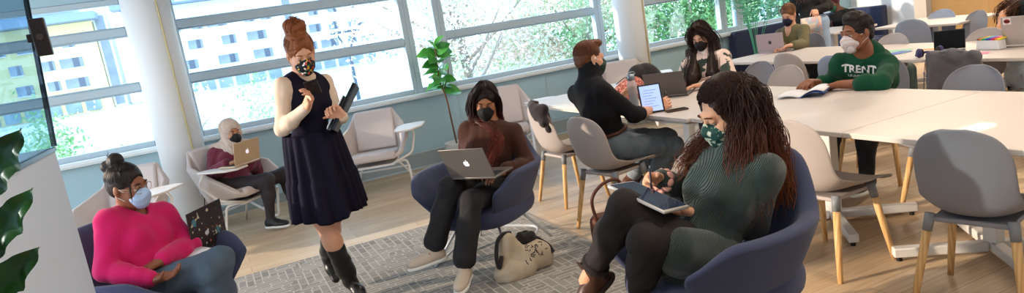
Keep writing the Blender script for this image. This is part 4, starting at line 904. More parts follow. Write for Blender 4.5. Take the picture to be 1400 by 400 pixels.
def hijab():
    J = dict(JT['hijab']); J['wR'] = [J['wR'][0] + .02, J['wR'][1] - .02, .712]; J['wL'] = [J['wL'][0] + .02, J['wL'][1] - .12, .715]; P = Person('person in a beige headscarf, burgundy cardigan and black mask working on a laptop', J, (-66, -10, -4), .98, SK_mid, .0055)
    P.body(dict(R=dict(d=IR * .9 + AW * .1 + V3(0, 0, .0), n=(0, 0, -1), curl=(.3, .35, .3)), L=dict(d=-IR * .3 - AW * .9 + V3(0, 0, .0), n=(0, 0, -1), curl=(.3, .35, .3)))); P.brows()
    P.top(mat('tee_black', '#121214', .8), .006, .3, name='shirt', low=True)
    o = P.top(mat('cardigan_burgundy', '#681a30', .85, sheen=.1, bump=.4, bscale=90, btype='Z'), .018, 1., name='cardigan', neck='vdeep', low=False)
    P.pants(mat('leggings_charcoal', '#2b262b', .7), .004, .96, name='leggings', legs='LR')
    for q, d in (('R', IR * .95 - AW * .3), ('L', IR * .9 - AW * .2)): P.shoe(q, d, mat('sneaker_black', '#1b1a1c', .5), mat('sole_white', '#dcdcd8', .5))
    F = SDF(.005); R = P.R
    F.ell(P.H(0, -.020, .032), V3(.092, .106, .098), R, .03).cone(P.H(-.055, .01, -.03), P.H(0, .05, -.105), .038, .040, .03).cone(P.H(.055, .01, -.03), P.H(0, .05, -.105), .038, .040, .03).cone(P.H(0, -.05, -.02), P.H(0, -.06, -.12), .070, .078, .04)
    F.ell(P.H(0, .115, -.022), V3(.057, .088, .084), R, .012, 's')
    nk = P.J['neck']; F.cone(nk + P.up * .03, nk - P.up * .02 + P.fw * .04, .095, .105, .03); F.ell(nk + P.up * .0, V3(.17, .12, .062), P.RT, .04); F.cone(nk + P.fw * .07 + P.rt * .04, nk + P.fw * .11 - P.up * .12, .06, .045, .03); F.cone(nk + P.rt * .06 + P.up * .01, P.J['sL'] + P.up * .045, .048, .052, .04); F.cone(nk - P.rt * .02, P.J['sR'] + P.up * .03, .055, .045, .04); F.cone(nk + P.fw * .06, nk + P.fw * .10 - P.up * .08 + P.rt * .03, .06, .04, .03); F.cone(nk - P.fw * .05, P.J['sL'] - P.fw * .03 + P.up * .03, .06, .05, .04)
    F.noise = [(.0042, 210, tuple(P.R @ V3(.30, .70, .85)), 2), (.004, 50, 'r', 3)]
    P.put(F, 'headscarf', mat('scarf_beige', '#cdb9aa', .85, sheen=.05, col2='#b6a192', nscale=12))
    P.mask(mat('mask_black', '#121216', .8))
    return P

def stander():
    J = dict(JT['stand']); J['aR'] = [.535, 4.20, .150]; J['aL'] = [.475, 4.50, .24]
    P = Person('person walking in a navy sleeveless dress and tall black boots, looking at a phone', J, (-84, -28, -4), 1.03, SK_fair, .0055, .93)
    P.body(dict(R=dict(d=IR * .55 + V3(0, 0, .75) - AW * .25, n=-IR * .3 - AW * .6 + V3(0, 0, .5), curl=(.75, .75, .4), thumb=(.45, .3)), L=dict(d=IR * .15 - AW * .1 + V3(0, 0, .25) - IR * .3, n=-IR * .2 - AW * .8, curl=(1.0, .9, .5), thumb=(.6, .6))), bare_legs=True); P.brows(H_red)
    P.top(mat('jersey_cream', '#d9c4b0', .8, col2='#cdb7a1', nscale=6), .002, .98, name='undershirt', wr=(.003, 30))
    navy = mat('dress_navy', '#11101f', .85, spec=.15, col2='#171528', nscale=5)
    F = SDF(.0055); g = .013; T = P.T / .46; P.torso(F, .012, low=False)
    for q, x in (('L', -1), ('R', 1)): F.ell(P.J['s' + q] + P.rt * x * .030 - P.up * .035, (.058, .12, .115), P.RT, .012, 's')
    F.ell(P.J['neck'] + P.fw * .045 + P.up * .020, (.066, .085, .062), P.RT, .01, 's'); F.noise = [(.003, 40, 'r', 2)]
    d = P.put(F, 'dress', navy)
    # skirt: two gathered tiers
    V = []; nu, nv = 120, 22; hipc = P.J['pel']
    for j in range(nv):
        t = j / (nv - 1); z = 1.09 - t * .50
        rx = .170 + .066 * t ** .8 + (.012 if t > .55 else 0); ry = .150 + .06 * t ** .8 + (.012 if t > .55 else 0)
        cx, cy = hipc[0] + .02 * t, hipc[1] + .0 * t
        for i in range(nu):
            a = 2 * PI * i / nu; rip = (.004 + .020 * t) * math.sin(17 * a + 2 * math.sin(3 * a)) * (1 if t < .55 else .8) + (.012 * max(0, t - .5) * math.sin(31 * a)); sw = .035 * t * math.sin(a * 2 + .6)
            v = P.rt * ((rx + rip + sw) * math.cos(a)) + P.fw * ((ry + rip + sw) * math.sin(a)); V.append((cx + v[0], cy + v[1], z - .03 * t * math.cos(a - 1.2) + .012 * t * math.sin(5 * a)))
    Fq = [(j * nu + i, j * nu + (i + 1) % nu, (j + 1) * nu + (i + 1) % nu, (j + 1) * nu + i) for j in range(nv - 1) for i in range(nu)]
    o = P.raw('skirt', V, Fq, navy, d); q = o.modifiers.new('s', 'SOLIDIFY'); q.thickness = .004
    BT = mat('boot_black', '#0f0e0f', .38, coat=.2)
    for q, fd in (('R', nrm(IR * .62 - AW * .6 + V3(0, 0, -.62))), ('L', nrm(IR * .3 - AW * .5 + V3(0, 0, -.8)))):
        a, kn = P.J['a' + q], P.J['k' + q]; u = nrm(kn - a); F = SDF(.005); f = nrm(fd - u * (fd @ u) * .3); r = np.cross(f, u)
        F.cone(a + u * .03, a + (kn - a) * .50, .046, .060, .02); F.cone(a + u * .04, a - u * .02, .046, .044, .02); F.cone(a - u * .045 - f * .02, a - u * .05 + f * .07, .036, .037, .03); F.cone(a - u * .05 + f * .07, a - u * .055 + f * .145, .038, .027, .03, sq=u, sf=.8)
        for z in (.04, .075, .12): F.cone(a + u * z - r * .01, a + u * (z + .012) + r * .01, .051, .051, .012)
        F.noise = [(.003, 60, 'n', 7)]
        b = P.put(F, 'boot', BT); P.mb(MB().box(tuple(a - u * .088 - f * .02), (.04, .045, .04), np.stack([r, f, u], 1)), 'heel', BT, b, bevel=.004)
        P.mb(MB().tube([a + (kn - a) * .50 + (r * math.cos(x) + f * math.sin(x)) * .060 for x in np.linspace(0, 2 * PI, 25)[:-1]], .004, 6, closed=True), 'cuff', BT, b, smooth=True)
    F = SDF(.0045); P.cap(F, .001); F.ell(P.H(0, -.045, .14), V3(.062, .058, .050), P.R, .02).ell(P.H(-.03, -.03, .155), .032, P.R, .02).ell(P.H(.03, -.06, .15), .034, P.R, .02).ell(P.H(0, -.02, .105), V3(.06, .06, .03), P.R, .02); F.noise = [(.003, 190, 'n', 4)]
    rs = np.random.RandomState(5); b = P.H(0, -.045, .14); curls = [[b + nrm(v) * .035, b + nrm(v + rs.randn(3) * .5) * .062, b + nrm(v + rs.randn(3) * .7) * .058, b + nrm(rs.randn(3)) * .045] for v in rs.randn(60, 3)]
    P.hair(H_red, F, [P.cap_strands(200, .0015, 0, 1.5), P.strands(curls, 2, .008, .0022, .004, 4, 14)])
    P.mask(ramp_mat('mask_dots', 'cell', [(0, '#101018'), (.62, '#15141c'), (.66, '#c8443f'), (.74, '#e2b23c'), (.82, '#3f7d5a'), (.90, '#e9e4dc')], scale=75, const=True), '#1a1a20')
    return P

def brown():
    J = dict(JT['brown']); P = Person('person in a dark brown sweater with long hair fading to red and a black mask', J, (-119, -24, 8), 1.0, SK_tan, .0055)
    P.body(dict(R=dict(d=-IR * .1 - AW * .9 + IR * .3, n=(0, 0, -1), curl=(.3, .4, .3)), L=dict(d=-IR * .8 - AW * .5, n=(0, 0, -1), curl=(.35, .4, .3)))); P.brows()
    P.top(mat('knit_brown', '#43241a', .9, spec=.2, sheen=.1, col2='#381e15', nscale=8, bump=.4, bscale=100, btype='Z'), .020, .95, wr=(.006, 18), neck='crew', cuff=1)
    P.pants(mat('jeans_black', '#19191c', .85, col2='#222226', nscale=10, bump=.2, bscale=600), .012, .86, flare=.022, name='flared_jeans')
    SM = mat('slipon_beige', '#c3b4a2', .8); SO = mat('sole_white', '#dcdcd8', .5)
    P.shoe('R', -IR * .95 - AW * .15 + V3(0, 0, -.12), SM, SO, up=.0); P.shoe('L', -IR * .22 - AW * .95 + V3(0, 0, -.10), SM, SO)
    hm = ramp_mat('hair_fading_red', 'z', [(0.0, '#6e2c20'), (.08, '#56221a'), (.20, '#1f1110'), (1, '#130c0b')], rough=.5, mapscale=(1, 1, 1))
    # ramp runs on object height: shift it so that red starts under the chin
    nt = hm.node_tree; mp = [n for n in nt.nodes if n.type == 'MAPPING'][0]; mp.inputs['Location'].default_value = (0, 0, -.80)
    F = SDF(.005); P.cap(F, .003)
    H = P.H; J_ = P.J
    F.cone(H(.062, -.015, .02), H(.078, .02, -.13), .034, .040, .03).cone(H(.078, .02, -.13), J_['sL'] + P.fw * .12 + P.rt * .065 - P.up * .08, .036, .034, .04).cone(J_['sL'] + P.fw * .12 + P.rt * .065 - P.up * .08, J_['sL'] + P.fw * .175 + P.rt * .08 - P.up * .24, .030, .018, .04)
    F.cone(H(-.060, -.02, .02), H(-.072, -.015, -.10), .032, .028, .03).cone(H(0, -.07, 0), H(0, -.09, -.16), .065, .07, .05)
    F.noise = [(.004, 110, 'n', 2)]
    g = [[H(.03, .05, .11), H(.078, .05, .04), H(.085, .045, -.06), H(.08, .05, -.14), J_['sL'] + P.fw * .145 + P.rt * .05 - P.up * .08, J_['sL'] + P.fw * .20 + P.rt * .07 - P.up * .27], [H(.02, -.02, .125), H(.092, -.01, .02), H(.10, .0, -.12), J_['sL'] + P.fw * .13 + P.rt * .09 - P.up * .05, J_['sL'] + P.fw * .18 + P.rt * .11 - P.up * .26], [H(-.02, .03, .12), H(-.088, .02, .03), H(-.088, .02, -.08), H(-.085, .03, -.15), J_['sR'] + P.fw * .10 - P.rt * .07 + P.up * .01]]
    P.hair(hm, F, [P.cap_strands(360, .0015, -.0, 1.9, .006, front=.92), P.strands(g[:2], 130, .024, .0019, .007, 3, 26), P.strands(g[2:], 70, .022, .0018, .006, 5, 20)])
    P.mask(mat('mask_black', '#121216', .8), '#1a1a1c')
    return P

def man():
    J = dict(JT['man']); J['neck'] = [J['neck'][0] + .01, J['neck'][1], J['neck'][2] + .035]; P = Person('person in a black fitted shirt and faded jeans, seen from behind, holding a tablet', J, (-4, -8, 2), 1.06, SK_fair, .0055, 1.04, female=False)
    P.body(dict(R=dict(d=IR * .8 + AW * .2 + V3(0, 0, .25), n=-IR * .1 + AW * .7 + V3(0, 0, -.3), curl=(.5, .6, .4), sc=1.05), L=dict(d=IR * .5 + AW * .2 + V3(0, 0, .4), n=IR * .8 - AW * .3, curl=(.6, .6, .4), sc=1.05)))
    P.top(mat('shirt_black', '#131317', .8, spec=.2, bump=.15, bscale=90), .010, .22, name='shirt', neck='turtle', wr=(.0045, 20))
    P.pants(DENIM('faded', '#525f6c', '#6c7882'), .012, .90, wr=(.007, 24))
    F = SDF(.005)
    for q in 'LR': k_, a = P.J['k' + q], P.J['a' + q]; F.cone(k_ + (a - k_) * .84, k_ + (a - k_) * .92, .055, .056, .01)
    P.put(F, 'cuffs', DENIM('cuff', '#7d8994', '#98a2aa'))
    P.mb(MB().tube([P.TT(.166 * math.cos(a), -.01 + .128 * math.sin(a), .115) for a in np.linspace(0, 2 * PI, 33)[:-1]], .013, 6, closed=True), 'belt', mat('belt_brown', '#4a2a1c', .5), smooth=True)
    for q in 'LR': P.shoe(q, IR * .9 + AW * .1, mat('loafer_brown', '#5a3425', .5), mat('sole_dark', '#2a1c16', .6), L=.28)
    F = SDF(.0045); P.cap(F, -.003, back=True, hairline=.008); F.ell(P.H(0, .045, .105), V3(.055, .05, .030), P.R, .02); F.box(P.H(0, -.02, -.15), (.12, .16, .052), P.R, .02, .02, 's'); F.noise = [(.0026, 170, 'n', 2), (.0012, 420, 'n', 3)]
    P.hair(hairm('auburn_short', '#4a2a1c', '#6d4027'), F, [P.cap_strands(420, .0017, 0, 1.75, .002)])
    P.mask(mat('mask_forest', '#1b3328', .75), '#e8ecec')
    P.mb(MB().tube([P.H(.085, .002, .0), P.H(.088, -.004, .006)], .006, 8), 'earbud', mat('earbud_white', '#efefef', .3), smooth=True)
    return P

def dark():
    J = dict(JT['dark']); 
    for k in J: J[k] = [J[k][0] + .04, J[k][1] + .02, J[k][2] + (.012 if k[0] in 'w' else 0)]
    P = Person('person with very long dark hair typing on a laptop in a patchwork sweater', J, (-150, -30, -4), .98, SK_fair, .006)
    P.body(dict(R=dict(d=(-1, -.2, -.02), n=(0, 0, -1), curl=(.25, .35, .3)), L=dict(d=(-.8, .5, 0), n=(0, 0, -1), curl=(.25, .35, .3)))); P.brows()
    m = ramp_mat('fleece_patchwork', 'noise', [(.0, '#25362f'), (.44, '#2c3d34'), (.48, '#d9bfb4'), (.58, '#e6d6cc'), (.62, '#7c5a4d'), (.7, '#2a3a33')], scale=4.5, rough=.95, sheen=.4, const=True)
    P.top(m, .022, .92, wr=(.005, 20), neck='high')
    P.pants(DENIM('dark', '#222c46', '#2f3a58'), .010, .95)
    for q in 'LR': P.shoe(q, (-1, -.1, 0), mat('shoe_dark', '#1c1c20', .6), mat('sole_white', '#dcdcd8', .5))
    F = SDF(.005); P.cap(F, .004); H = P.H
    for x in (-1, 1): q = 'R' if x > 0 else 'L'; e = P.J['s' + q] + P.fw * .13 - P.rt * x * .07; F.cone(H(x * .062, -.01, .02), H(x * .075, .02, -.12), .034, .040, .03).cone(H(x * .075, .02, -.12), e - P.up * .12, .042, .052, .04).cone(e - P.up * .12, e - P.up * .26 + P.fw * .04, .05, .032, .04)
    F.cone(H(0, -.06, 0), H(0, -.08, -.2), .07, .09, .05); F.noise = [(.003, 120, 'n', 2)]; gs = []
    for x in (-1, 1):
        q = 'R' if x > 0 else 'L'; e = P.J['s' + q] + P.fw * .15 - P.rt * x * .06
        gs += [[H(x * .02, .06, .115), H(x * .082, .055, .03), H(x * .085, .05, -.10), e - P.up * .12, e - P.up * .30 + P.fw * .05], [H(x * .02, -.02, .128), H(x * .095, 0, .02), H(x * .105, .0, -.12), e - P.up * .10 + P.rt * x * .04, e - P.up * .30 + P.rt * x * .04 + P.fw * .02]]
    P.hair(H_dkb, F, [P.cap_strands(240, .0016, 0, 1.9, .008, front=.92), P.strands(gs, 70, .04, .0024, .008, 3, 22)])
    P.mask(mat('mask_plum', '#1d161c', .8), '#1a1a1c')
    return P

def green():
    J = dict(JT['green']); P = Person('person with long curly chestnut hair in a dark green ribbed sweater, drawing on a tablet', J, (168, -22, 3), 1.12, SK_fair, .0042, 1.0)
    P.body(dict(R=dict(d=-IR * .45 - AW * .2 + V3(0, 0, .25) - IR * .2, n=-AW * .9 + V3(0, 0, -.5) - IR * .1, curl=((.9, .9, .5), (1.0, 1.0, .5), (1.15, 1.1, .6), (1.2, 1.2, .6)), thumb=(.7, .5), spread=.04), L=dict(d=-IR * .85 + AW * .35 + V3(0, 0, .05), n=(0, .0, 1), curl=(.25, .4, .3), thumb=(.6, .2)))); P.brows(H_cur)
    kn = mat('knit_deep_green', '#1d3532', .9, sheen=.35, col2='#182c2b', nscale=8, bump=.7, bscale=62, btype='Z', bdist=.005, rot=(.5, .75, 0))
    F_ = P.top(kn, .022, .94, wr=(.006, 17), neck='turtle', cuff=1, hem=.06)
    rb = mat('rib_deep_green', '#1b3230', .9, bump=1., bscale=60, btype='X', bdist=.005)
    F = SDF(.0045)
    for q in 'LR': e, w = P.J['e' + q], P.J['w' + q]; d = nrm(w - e); F.cone(w - d * .085, w - d * .022, .046, .039, .01)
    F.noise = [(.001, 300, 'n', 3)]; P.put(F, 'ribbed_cuffs', rb, F_)
    G = SDF(.0055); pel = P.J['pel']; G.cone(pel + P.up * .02, pel + P.fw * .13 - P.up * .03 + P.rt * -.03, .135, .11, .06, sq=P.up, sf=.75); G.cone(P.J['hL'] + P.up * .02, P.J['hL'] + P.fw * .16 + V3(0, 0, .01), .105, .085, .05); G.noise = [(.005, 26, 'n', 4)]
    P.put(G, 'sweater_hem', kn, F_)
    P.pants(mat('jeans_charcoal', '#1c1718', .85, col2='#231d1e', nscale=8, bump=.2, bscale=500), .010, .84, wr=(.004, 26), name='jeans')
    a, k_ = P.J['aL'], P.J['kL']; P.mb(MB().tube([k_ + (a - k_) * .80 + V3(0, 0, 0), k_ + (a - k_) * .86], [.062, .061], 28), 'rolled_cuff', mat('jeans_charcoal2', '#211b1c', .85, bump=.2, bscale=500), smooth=True)
    BB = mat('boot_leather', '#4a2a1a', .4, coat=.15, col2='#3c2115', nscale=10); o = P.shoe('L', -IR * .75 - AW * .15 + V3(0, 0, -.62), BB, mat('sole_dark', '#2a1c16', .6), up=.05, L=.26, name='boot')
    f = nrm(a - k_); s_ = nrm(np.cross(f, (0, 0, 1))); P.mb(MB().box(a - f * .02 + V3(.046, -.02, 0), (.02, .045, .07)), 'elastic_panel', mat('elastic_brown', '#20120c', .8), o, bevel=.004)
    P.mb(MB().bar(a - f * .05 - IR * .045, a - f * .10 - IR * .085, .022, .004), 'pull_tab', BB, o)
    P.shoe('R', -IR * .9 - AW * .2, BB, mat('sole_dark', '#2a1c16', .6), up=.05, L=.26, name='boot')
    # scrunchie and ring
    w, e = P.J['wR'], P.J['eR']; d = nrm(w - e); u = nrm(np.cross(d, (0, 0, 1))); v = np.cross(d, u); P.mb(MB().tube([w - d * .005 + (u * math.cos(t) + v * math.sin(t)) * (.040 + .007 * math.sin(9 * t)) + d * .008 * math.sin(7 * t) for t in np.linspace(0, 2 * PI, 60)[:-1]], .014, 8, closed=True), 'scrunchie', mat('scrunchie_pink', '#d9a39a', .8, bump=.5, bscale=90), smooth=True)
    # hair
    H = P.H; J_ = P.J; F = SDF(.0048); P.cap(F, .004, hairline=.02); F.ell(P.H(0, .120, .020), V3(.090, .092, .092), P.R, .012, 's'); Z = V3(0, 0, 1); hc = P.J['head']; bk = nrm(-(P.R[:, 1] * (1, 1, 0))); lf = -P.R[:, 0]
    W = lambda l, b, z: hc + lf * l * 1.08 + bk * b * 1.08 + Z * (z * 1.08 if z > -.15 else -.162 + (z + .15) * 1.25)            # l: towards her left side, b: towards the back of her head
    F.cone(W(.045, .03, .04), W(.085, .03, -.10), .052, .062, .04).cone(W(.085, .03, -.10), W(.120, .02, -.24), .062, .055, .04).cone(W(-.05, .06, .02), W(-.06, .07, -.14), .040, .036, .04).cone(W(0, .07, .04), W(0, .11, -.14), .074, .080, .05).cone(W(.0, .11, -.14), W(.04, .11, -.26), .078, .06, .05)
    F.noise = [(.006, 100, 'n', 2), (.004, 190, 'n', 6)]
    gs = [[W(.01, .0, .115), W(.08, -.01, .06), W(.105, -.02, -.06), W(.125, -.06, -.20), W(.14, -.10, -.31)], [W(.01, .02, .12), W(.09, .02, .06), W(.125, .02, -.08), W(.155, .0, -.22), W(.17, -.03, -.33)], [W(.01, .06, .115), W(.08, .09, .05), W(.11, .11, -.08), W(.13, .12, -.22), W(.13, .12, -.34)],
        [W(0, .08, .11), W(.02, .13, .04), W(.03, .16, -.10), W(.04, .17, -.24), W(.04, .17, -.34)], [W(-.02, .07, .11), W(-.06, .11, .03), W(-.07, .14, -.10), W(-.07, .15, -.24), W(-.07, .14, -.32)], [W(-.01, .02, .11), W(-.075, .04, .03), W(-.09, .02, -.09), W(-.105, -.09, -.18), W(-.10, -.13, -.24)], [W(-.02, .01, .11), W(-.078, .03, .03), W(-.088, -.02, -.10), W(-.09, -.13, -.18), W(-.09, -.15, -.22)]]
    rl = P.ringlets(gs, 110, .056, .0017, .0110, 17, 3, 130); sc = P.ringlets([[W(.0, .02, .125), W(x, y, z)] for x, y, z in ((.085, -.03, .05), (.09, .03, .05), (-.08, .02, .04), (.05, .1, .08), (-.03, .11, .08), (.07, -.03, .08))], 30, .03, .0020, .006, 5, 5, 50)
    hcm = ramp_mat('hair_curly_fading', 'z', [(0.0, '#74401f'), (.10, '#55291a'), (.26, '#2c150e'), (1, '#22100b')], rough=.5); hcm.node_tree.nodes['Color Ramp']
    mpn = hcm.node_tree.nodes.new('ShaderNodeMapping'); mpn.inputs['Location'].default_value = (0, 0, -.78); tcn = [n for n in hcm.node_tree.nodes if n.type == 'TEX_COORD'][0]; spn = [n for n in hcm.node_tree.nodes if n.type == 'SEPXYZ'][0]; hcm.node_tree.links.new(tcn.outputs['Object'], mpn.inputs['Vector']); hcm.node_tree.links.new(mpn.outputs['Vector'], spn.inputs[0])
    P.hair(hcm, F, [rl, sc, P.cap_strands(800, .0015, 0, 1.75, .010, front=.98, wv=.004, az0=.8)])
    P.mask(ramp_mat('mask_floral', 'noise', [(.0, '#1f4340'), (.52, '#244b47'), (.55, '#b9c5b4'), (.62, '#d8d6c6')], scale=34, const=True), '#b8c0b8')
    return P

def trent():
    J = dict(JT['trent']); 
    for k in J: J[k] = [J[k][0] - .035, J[k][1] + .03, J[k][2] + (.035 if k[0] in 'w' else .02 if k[0] == 'e' else 0)]
    P = Person('person in a dark green university hoodie reading at the table, pale patterned mask', J, (172, -4, -3), 1.06, SK_br, .0052, 1.05, female=False)
    P.body(dict(R=dict(d=(-.95, -.3, -.08), n=(0, .1, -1), curl=(.35, .4, .3), sc=1.03), L=dict(d=(-.75, .65, -.05), n=(-.2, -.1, -1), curl=(.55, .6, .4), sc=1.03))); P.brows()
    gm = mat('hoodie_green', '#0d4a31', .85, spec=.2, sheen=.06, col2='#0b3f29', nscale=7, bump=.15, bscale=500)
    o = P.top(gm, .014, .42, name='hoodie', wr=(.006, 17), neck='crew', k=.04)
    F = SDF(.0052); nk = P.J['neck']
    F.cone(nk + P.rt * .07 - P.fw * .02, nk + P.fw * .07 - P.up * .02, .034, .018, .03).cone(nk - P.rt * .07 - P.fw * .02, nk + P.fw * .07 - P.up * .02, .034, .018, .03).cone(nk + P.rt * .065 - P.fw * .03, nk - P.rt * .065 - P.fw * .03, .050, .050, .03).cone(nk - P.fw * .06, nk - P.fw * .09 - P.up * .10, .07, .06, .04)
    F.noise = [(.004, 30, 'n', 3)]; P.put(F, 'hood', gm, o)
    for q in 'LR': G = SDF(.0052); G.cone(P.J['e' + q] * .62 + P.J['w' + q] * .38, P.J['e' + q] * .52 + P.J['w' + q] * .48, .054, .052, .01); P.put(G, 'pushed_up_cuff', gm, o)
    for x in (-1, 1): P.mb(MB().tube(cat_rom([nk + P.rt * x * .035 + P.fw * .105 + P.up * -.03, nk + P.rt * x * .045 + P.fw * .148 - P.up * .09, nk + P.rt * x * .05 + P.fw * .150 - P.up * .17], 5), .0035, 6), 'drawstring', mat('string_green', '#0b3d29', .8), o, smooth=True)
    P.pants(mat('pants_black', '#111113', .8), .012, .95)
    for q in 'LR': P.shoe(q, (-.95, -.2, 0), mat('shoe_dark', '#1c1c20', .6), mat('sole_white', '#dcdcd8', .5), L=.28)
    F = SDF(.0045); P.cap(F, .000, back=True, hairline=.02); F.ell(P.H(0, .010, .105), V3(.066, .068, .042), P.R, .03); F.box(P.H(0, -.02, -.125), (.12, .16, .055), P.R, .02, .02, 's'); F.noise = [(.004, 120, 'n', 2), (.002, 300, 'n', 3)]
    P.hair(H_blk, F, [P.cap_strands(380, .0019, 0, 1.6, .004)])
    P.mask(ramp_mat('mask_plaid', 'wave', [(.0, '#cfc9cc'), (.45, '#d9d5d8'), (.55, '#9aa0ae'), (.8, '#c9b7b4')], scale=14, axis='DIAGONAL'), '#dfe2e6', cone_=True)
    P.hoodie = o; return P

def olive():
    J = dict(JT['olive']); P = Person('person in an olive cardigan with tied-back hair and a navy mask at a silver laptop', J, (-158, -28, 4), .97, SK_fair, .0075)
    P.body(dict(R=dict(d=(-.9, -.2, 0), n=(0, 0, -1)), L=dict(d=(-.8, .4, 0), n=(0, 0, -1)))); P.brows(H_lt)
    P.top(mat('knit_olive', '#655f42', .9, sheen=.08, col2='#625b3f', nscale=8, bump=.3, bscale=90, btype='Z'), .016, .98, wr=(.005, 20), neck='vdeep', name='cardigan')
    P.pants(mat('pants_black', '#111113', .8), .010, .95)
    for q in 'LR': P.shoe(q, (-.95, -.3, 0), mat('shoe_dark', '#1c1c20', .6))
    F = SDF(.006); P.cap(F, .0); F.ell(P.H(.02, -.11, .03), .03, P.R, .02).cone(P.H(.03, -.11, .03), P.J['neck'] - P.fw * .06 + P.rt * .05 - P.up * .03, .03, .02, .02); F.noise = [(.002, 160, 'n', 2)]
    P.hair(H_lt, F, [P.cap_strands(160, .0022, 0, 1.5)]); P.mask(mat('mask_navy', '#191c33', .8), '#1a1a2a')

def walker():
    J = dict(JT['walker']); P = Person('person in a black top and pale jeans standing behind the person in olive, holding papers', J, (150, -30, 0), .98, SK_fair, .008)
    P.body(dict(R=dict(d=(-.3, -.3, -.9), n=(-.3, .9, 0), curl=(.6, .6, .4)), L=dict(d=(-.5, -.6, -.2), n=(0, .3, -1)))); P.top(mat('tee_black', '#121214', .8), .014, 1., neck='crew')
    P.pants(DENIM('pale', '#8098b4', '#9bb0c6'), .012, .97)
    for q in 'LR': P.shoe(q, (-.8, -.5, 0), mat('sneaker_white', '#d8d8d6', .6), mat('sole_white', '#dcdcd8', .5))
    F = SDF(.008); P.cap(F, .004); g = [[P.H(x * .03, -.02, .12), P.H(x * .09, -.02, 0), P.J['s' + q] + P.fw * .08 - P.rt * x * .06, P.J['s' + q] + P.fw * .12 - P.up * .16 - P.rt * x * .06] for x, q in ((-1, 'L'), (1, 'R'))]; F.cone(P.H(0, -.06, 0), P.H(0, -.1, -.22), .07, .09, .05)
    P.hair(H_lt, F, [P.cap_strands(120, .0025, 0, 1.9), P.strands(g, 50, .05, .004, .01, 3, 14)]); P.mask(mat('mask_black', '#121216', .8))

def booth():
    J = dict(JT['booth']); P = Person('person in black and blue jeans on the booth sofa, dark green mask, holding a tablet', J, (-155, -15, 0), .98, SK_dk, .008)
    P.body(dict(R=dict(d=(-.8, -.3, .3), n=(.3, -.3, .8), curl=(.4, .5, .3)), L=dict(d=(-.8, .2, .3), n=(.3, .3, .8), curl=(.4, .5, .3)))); P.top(mat('tee_black', '#121214', .8), .014, .6, neck='crew')
    P.pants(DENIM('blue', '#2c466e', '#3a5680'), .012, .97)
    for q in 'LR': P.shoe(q, (-.8, -.5, 0), mat('sneaker_black', '#1b1a1c', .5), mat('sole_white', '#dcdcd8', .5))
    F = SDF(.008); P.cap(F, .006); F.noise = [(.003, 120, 'n', 1)]; P.hair(hairm('maroon', '#3a1420', '#521c2c'), F, [P.cap_strands(140, .0025, 0, 1.9)]); P.mask(mat('mask_forest2', '#1f5a48', .8), '#cfd8d4')

def tee():
    J = dict(JT['tee']); P = Person('person in a black T-shirt with long hair behind the laptop with a sticker', J, (178, -35, 0), .97, SK_mid, .0075)
    P.body(dict(R=dict(d=(-.6, -.5, -.3), n=(-.2, .2, -1), curl=(.5, .5, .4)), L=dict(d=(-.9, 0, -.2), n=(0, 0, -1)))); P.top(mat('tee_black', '#121214', .8), .014, .0, neck='crew', name='t_shirt')
    P.pants(DENIM('pale', '#8098b4', '#9bb0c6'), .012, .88)
    for q in 'LR': P.shoe(q, (-.9, -.1, -.1), mat('sneaker_black', '#1b1a1c', .5))
    F = SDF(.007); P.cap(F, .004); g = [[P.H(x * .03, .02, .12), P.H(x * .09, .02, 0), P.J['s' + q] + P.fw * .10 - P.rt * x * .03, P.J['s' + q] + P.fw * .14 - P.up * .22 - P.rt * x * .02] for x, q in ((-1, 'L'), (1, 'R'))]
    P.hair(H_brn, F, [P.cap_strands(140, .0025, 0, 1.9), P.strands(g, 60, .045, .0035, .01, 3, 14)]); P.mask(mat('mask_black', '#121216', .8))
PPL = {}
for fn in (pink, hijab, stander, brown, man, dark, green, trent, olive, walker, booth, tee): PPL[fn.__name__] = fn()
# ------------------------------------------------------------------ marks
APPLE = [(0, -.40), (.10, -.44), (.22, -.50), (.34, -.40), (.44, -.20), (.46, -.12), (.36, -.02), (.33, .12), (.38, .24), (.42, .28), (.30, .37), (.16, .38), (.02, .33), (-.12, .38), (-.28, .36), (-.40, .22), (-.43, .02), (-.38, -.20), (-.27, -.40), (-.16, -.50), (-.08, -.46)]
APPLE_L = [(.02, .42), (.04, .55), (.14, .66), (.20, .68), (.19, .56), (.12, .46)]
def flat_mark(polys, O, A, B, s, name, m, parent, org, n, t=.0008):
    """2-D outlines laid on the plane O + A*x + B*y, thickness along n"""
    k = MB()
    for p in polys: k.prism([(x, y) for x, y in p], 0, 1, lambda v: O + A * v[0] * s + B * v[1] * s + n * (t * v[2]) - org)
    return k.build(name, m, parent)
def text_obj(body, size, O, A, B, n, name, m, parent, org, off=.0, project=None, sub=3):
    c = bpy.data.curves.new('lettering', 'FONT'); c.body = body; c.size = size; c.align_x = 'CENTER'; c.align_y = 'CENTER'; c.offset = off; c.resolution_u = 3
    o = bpy.data.objects.new('lettering', c); COL.objects.link(o); bpy.context.view_layer.update(); dg = bpy.context.evaluated_depsgraph_get(); me = bpy.data.meshes.new_from_object(o.evaluated_get(dg)); bpy.data.objects.remove(o)
    import bmesh
    bm = bmesh.new(); bm.from_mesh(me); bmesh.ops.triangulate(bm, faces=bm.faces)
    for _ in range(sub if project else 0): bmesh.ops.subdivide_edges(bm, edges=[e for e in bm.edges if e.calc_length() > size * .12], cuts=1); bmesh.ops.triangulate(bm, faces=bm.faces)
    for v in bm.verts:
        p = O + A * v.co.x + B * v.co.y
        if project:
            h = project.ray_cast(Vector(p + n * .25), Vector(-n), .6)
            if h[0] is not None: p = np.array(h[0]) + n * .0035
        v.co = Vector(p - org)
    bm.to_mesh(me); bm.free(); me.materials.clear(); me.materials.append(m); q = bpy.data.objects.new(name, me); link(q, parent); q.location = (0, 0, 0); return q
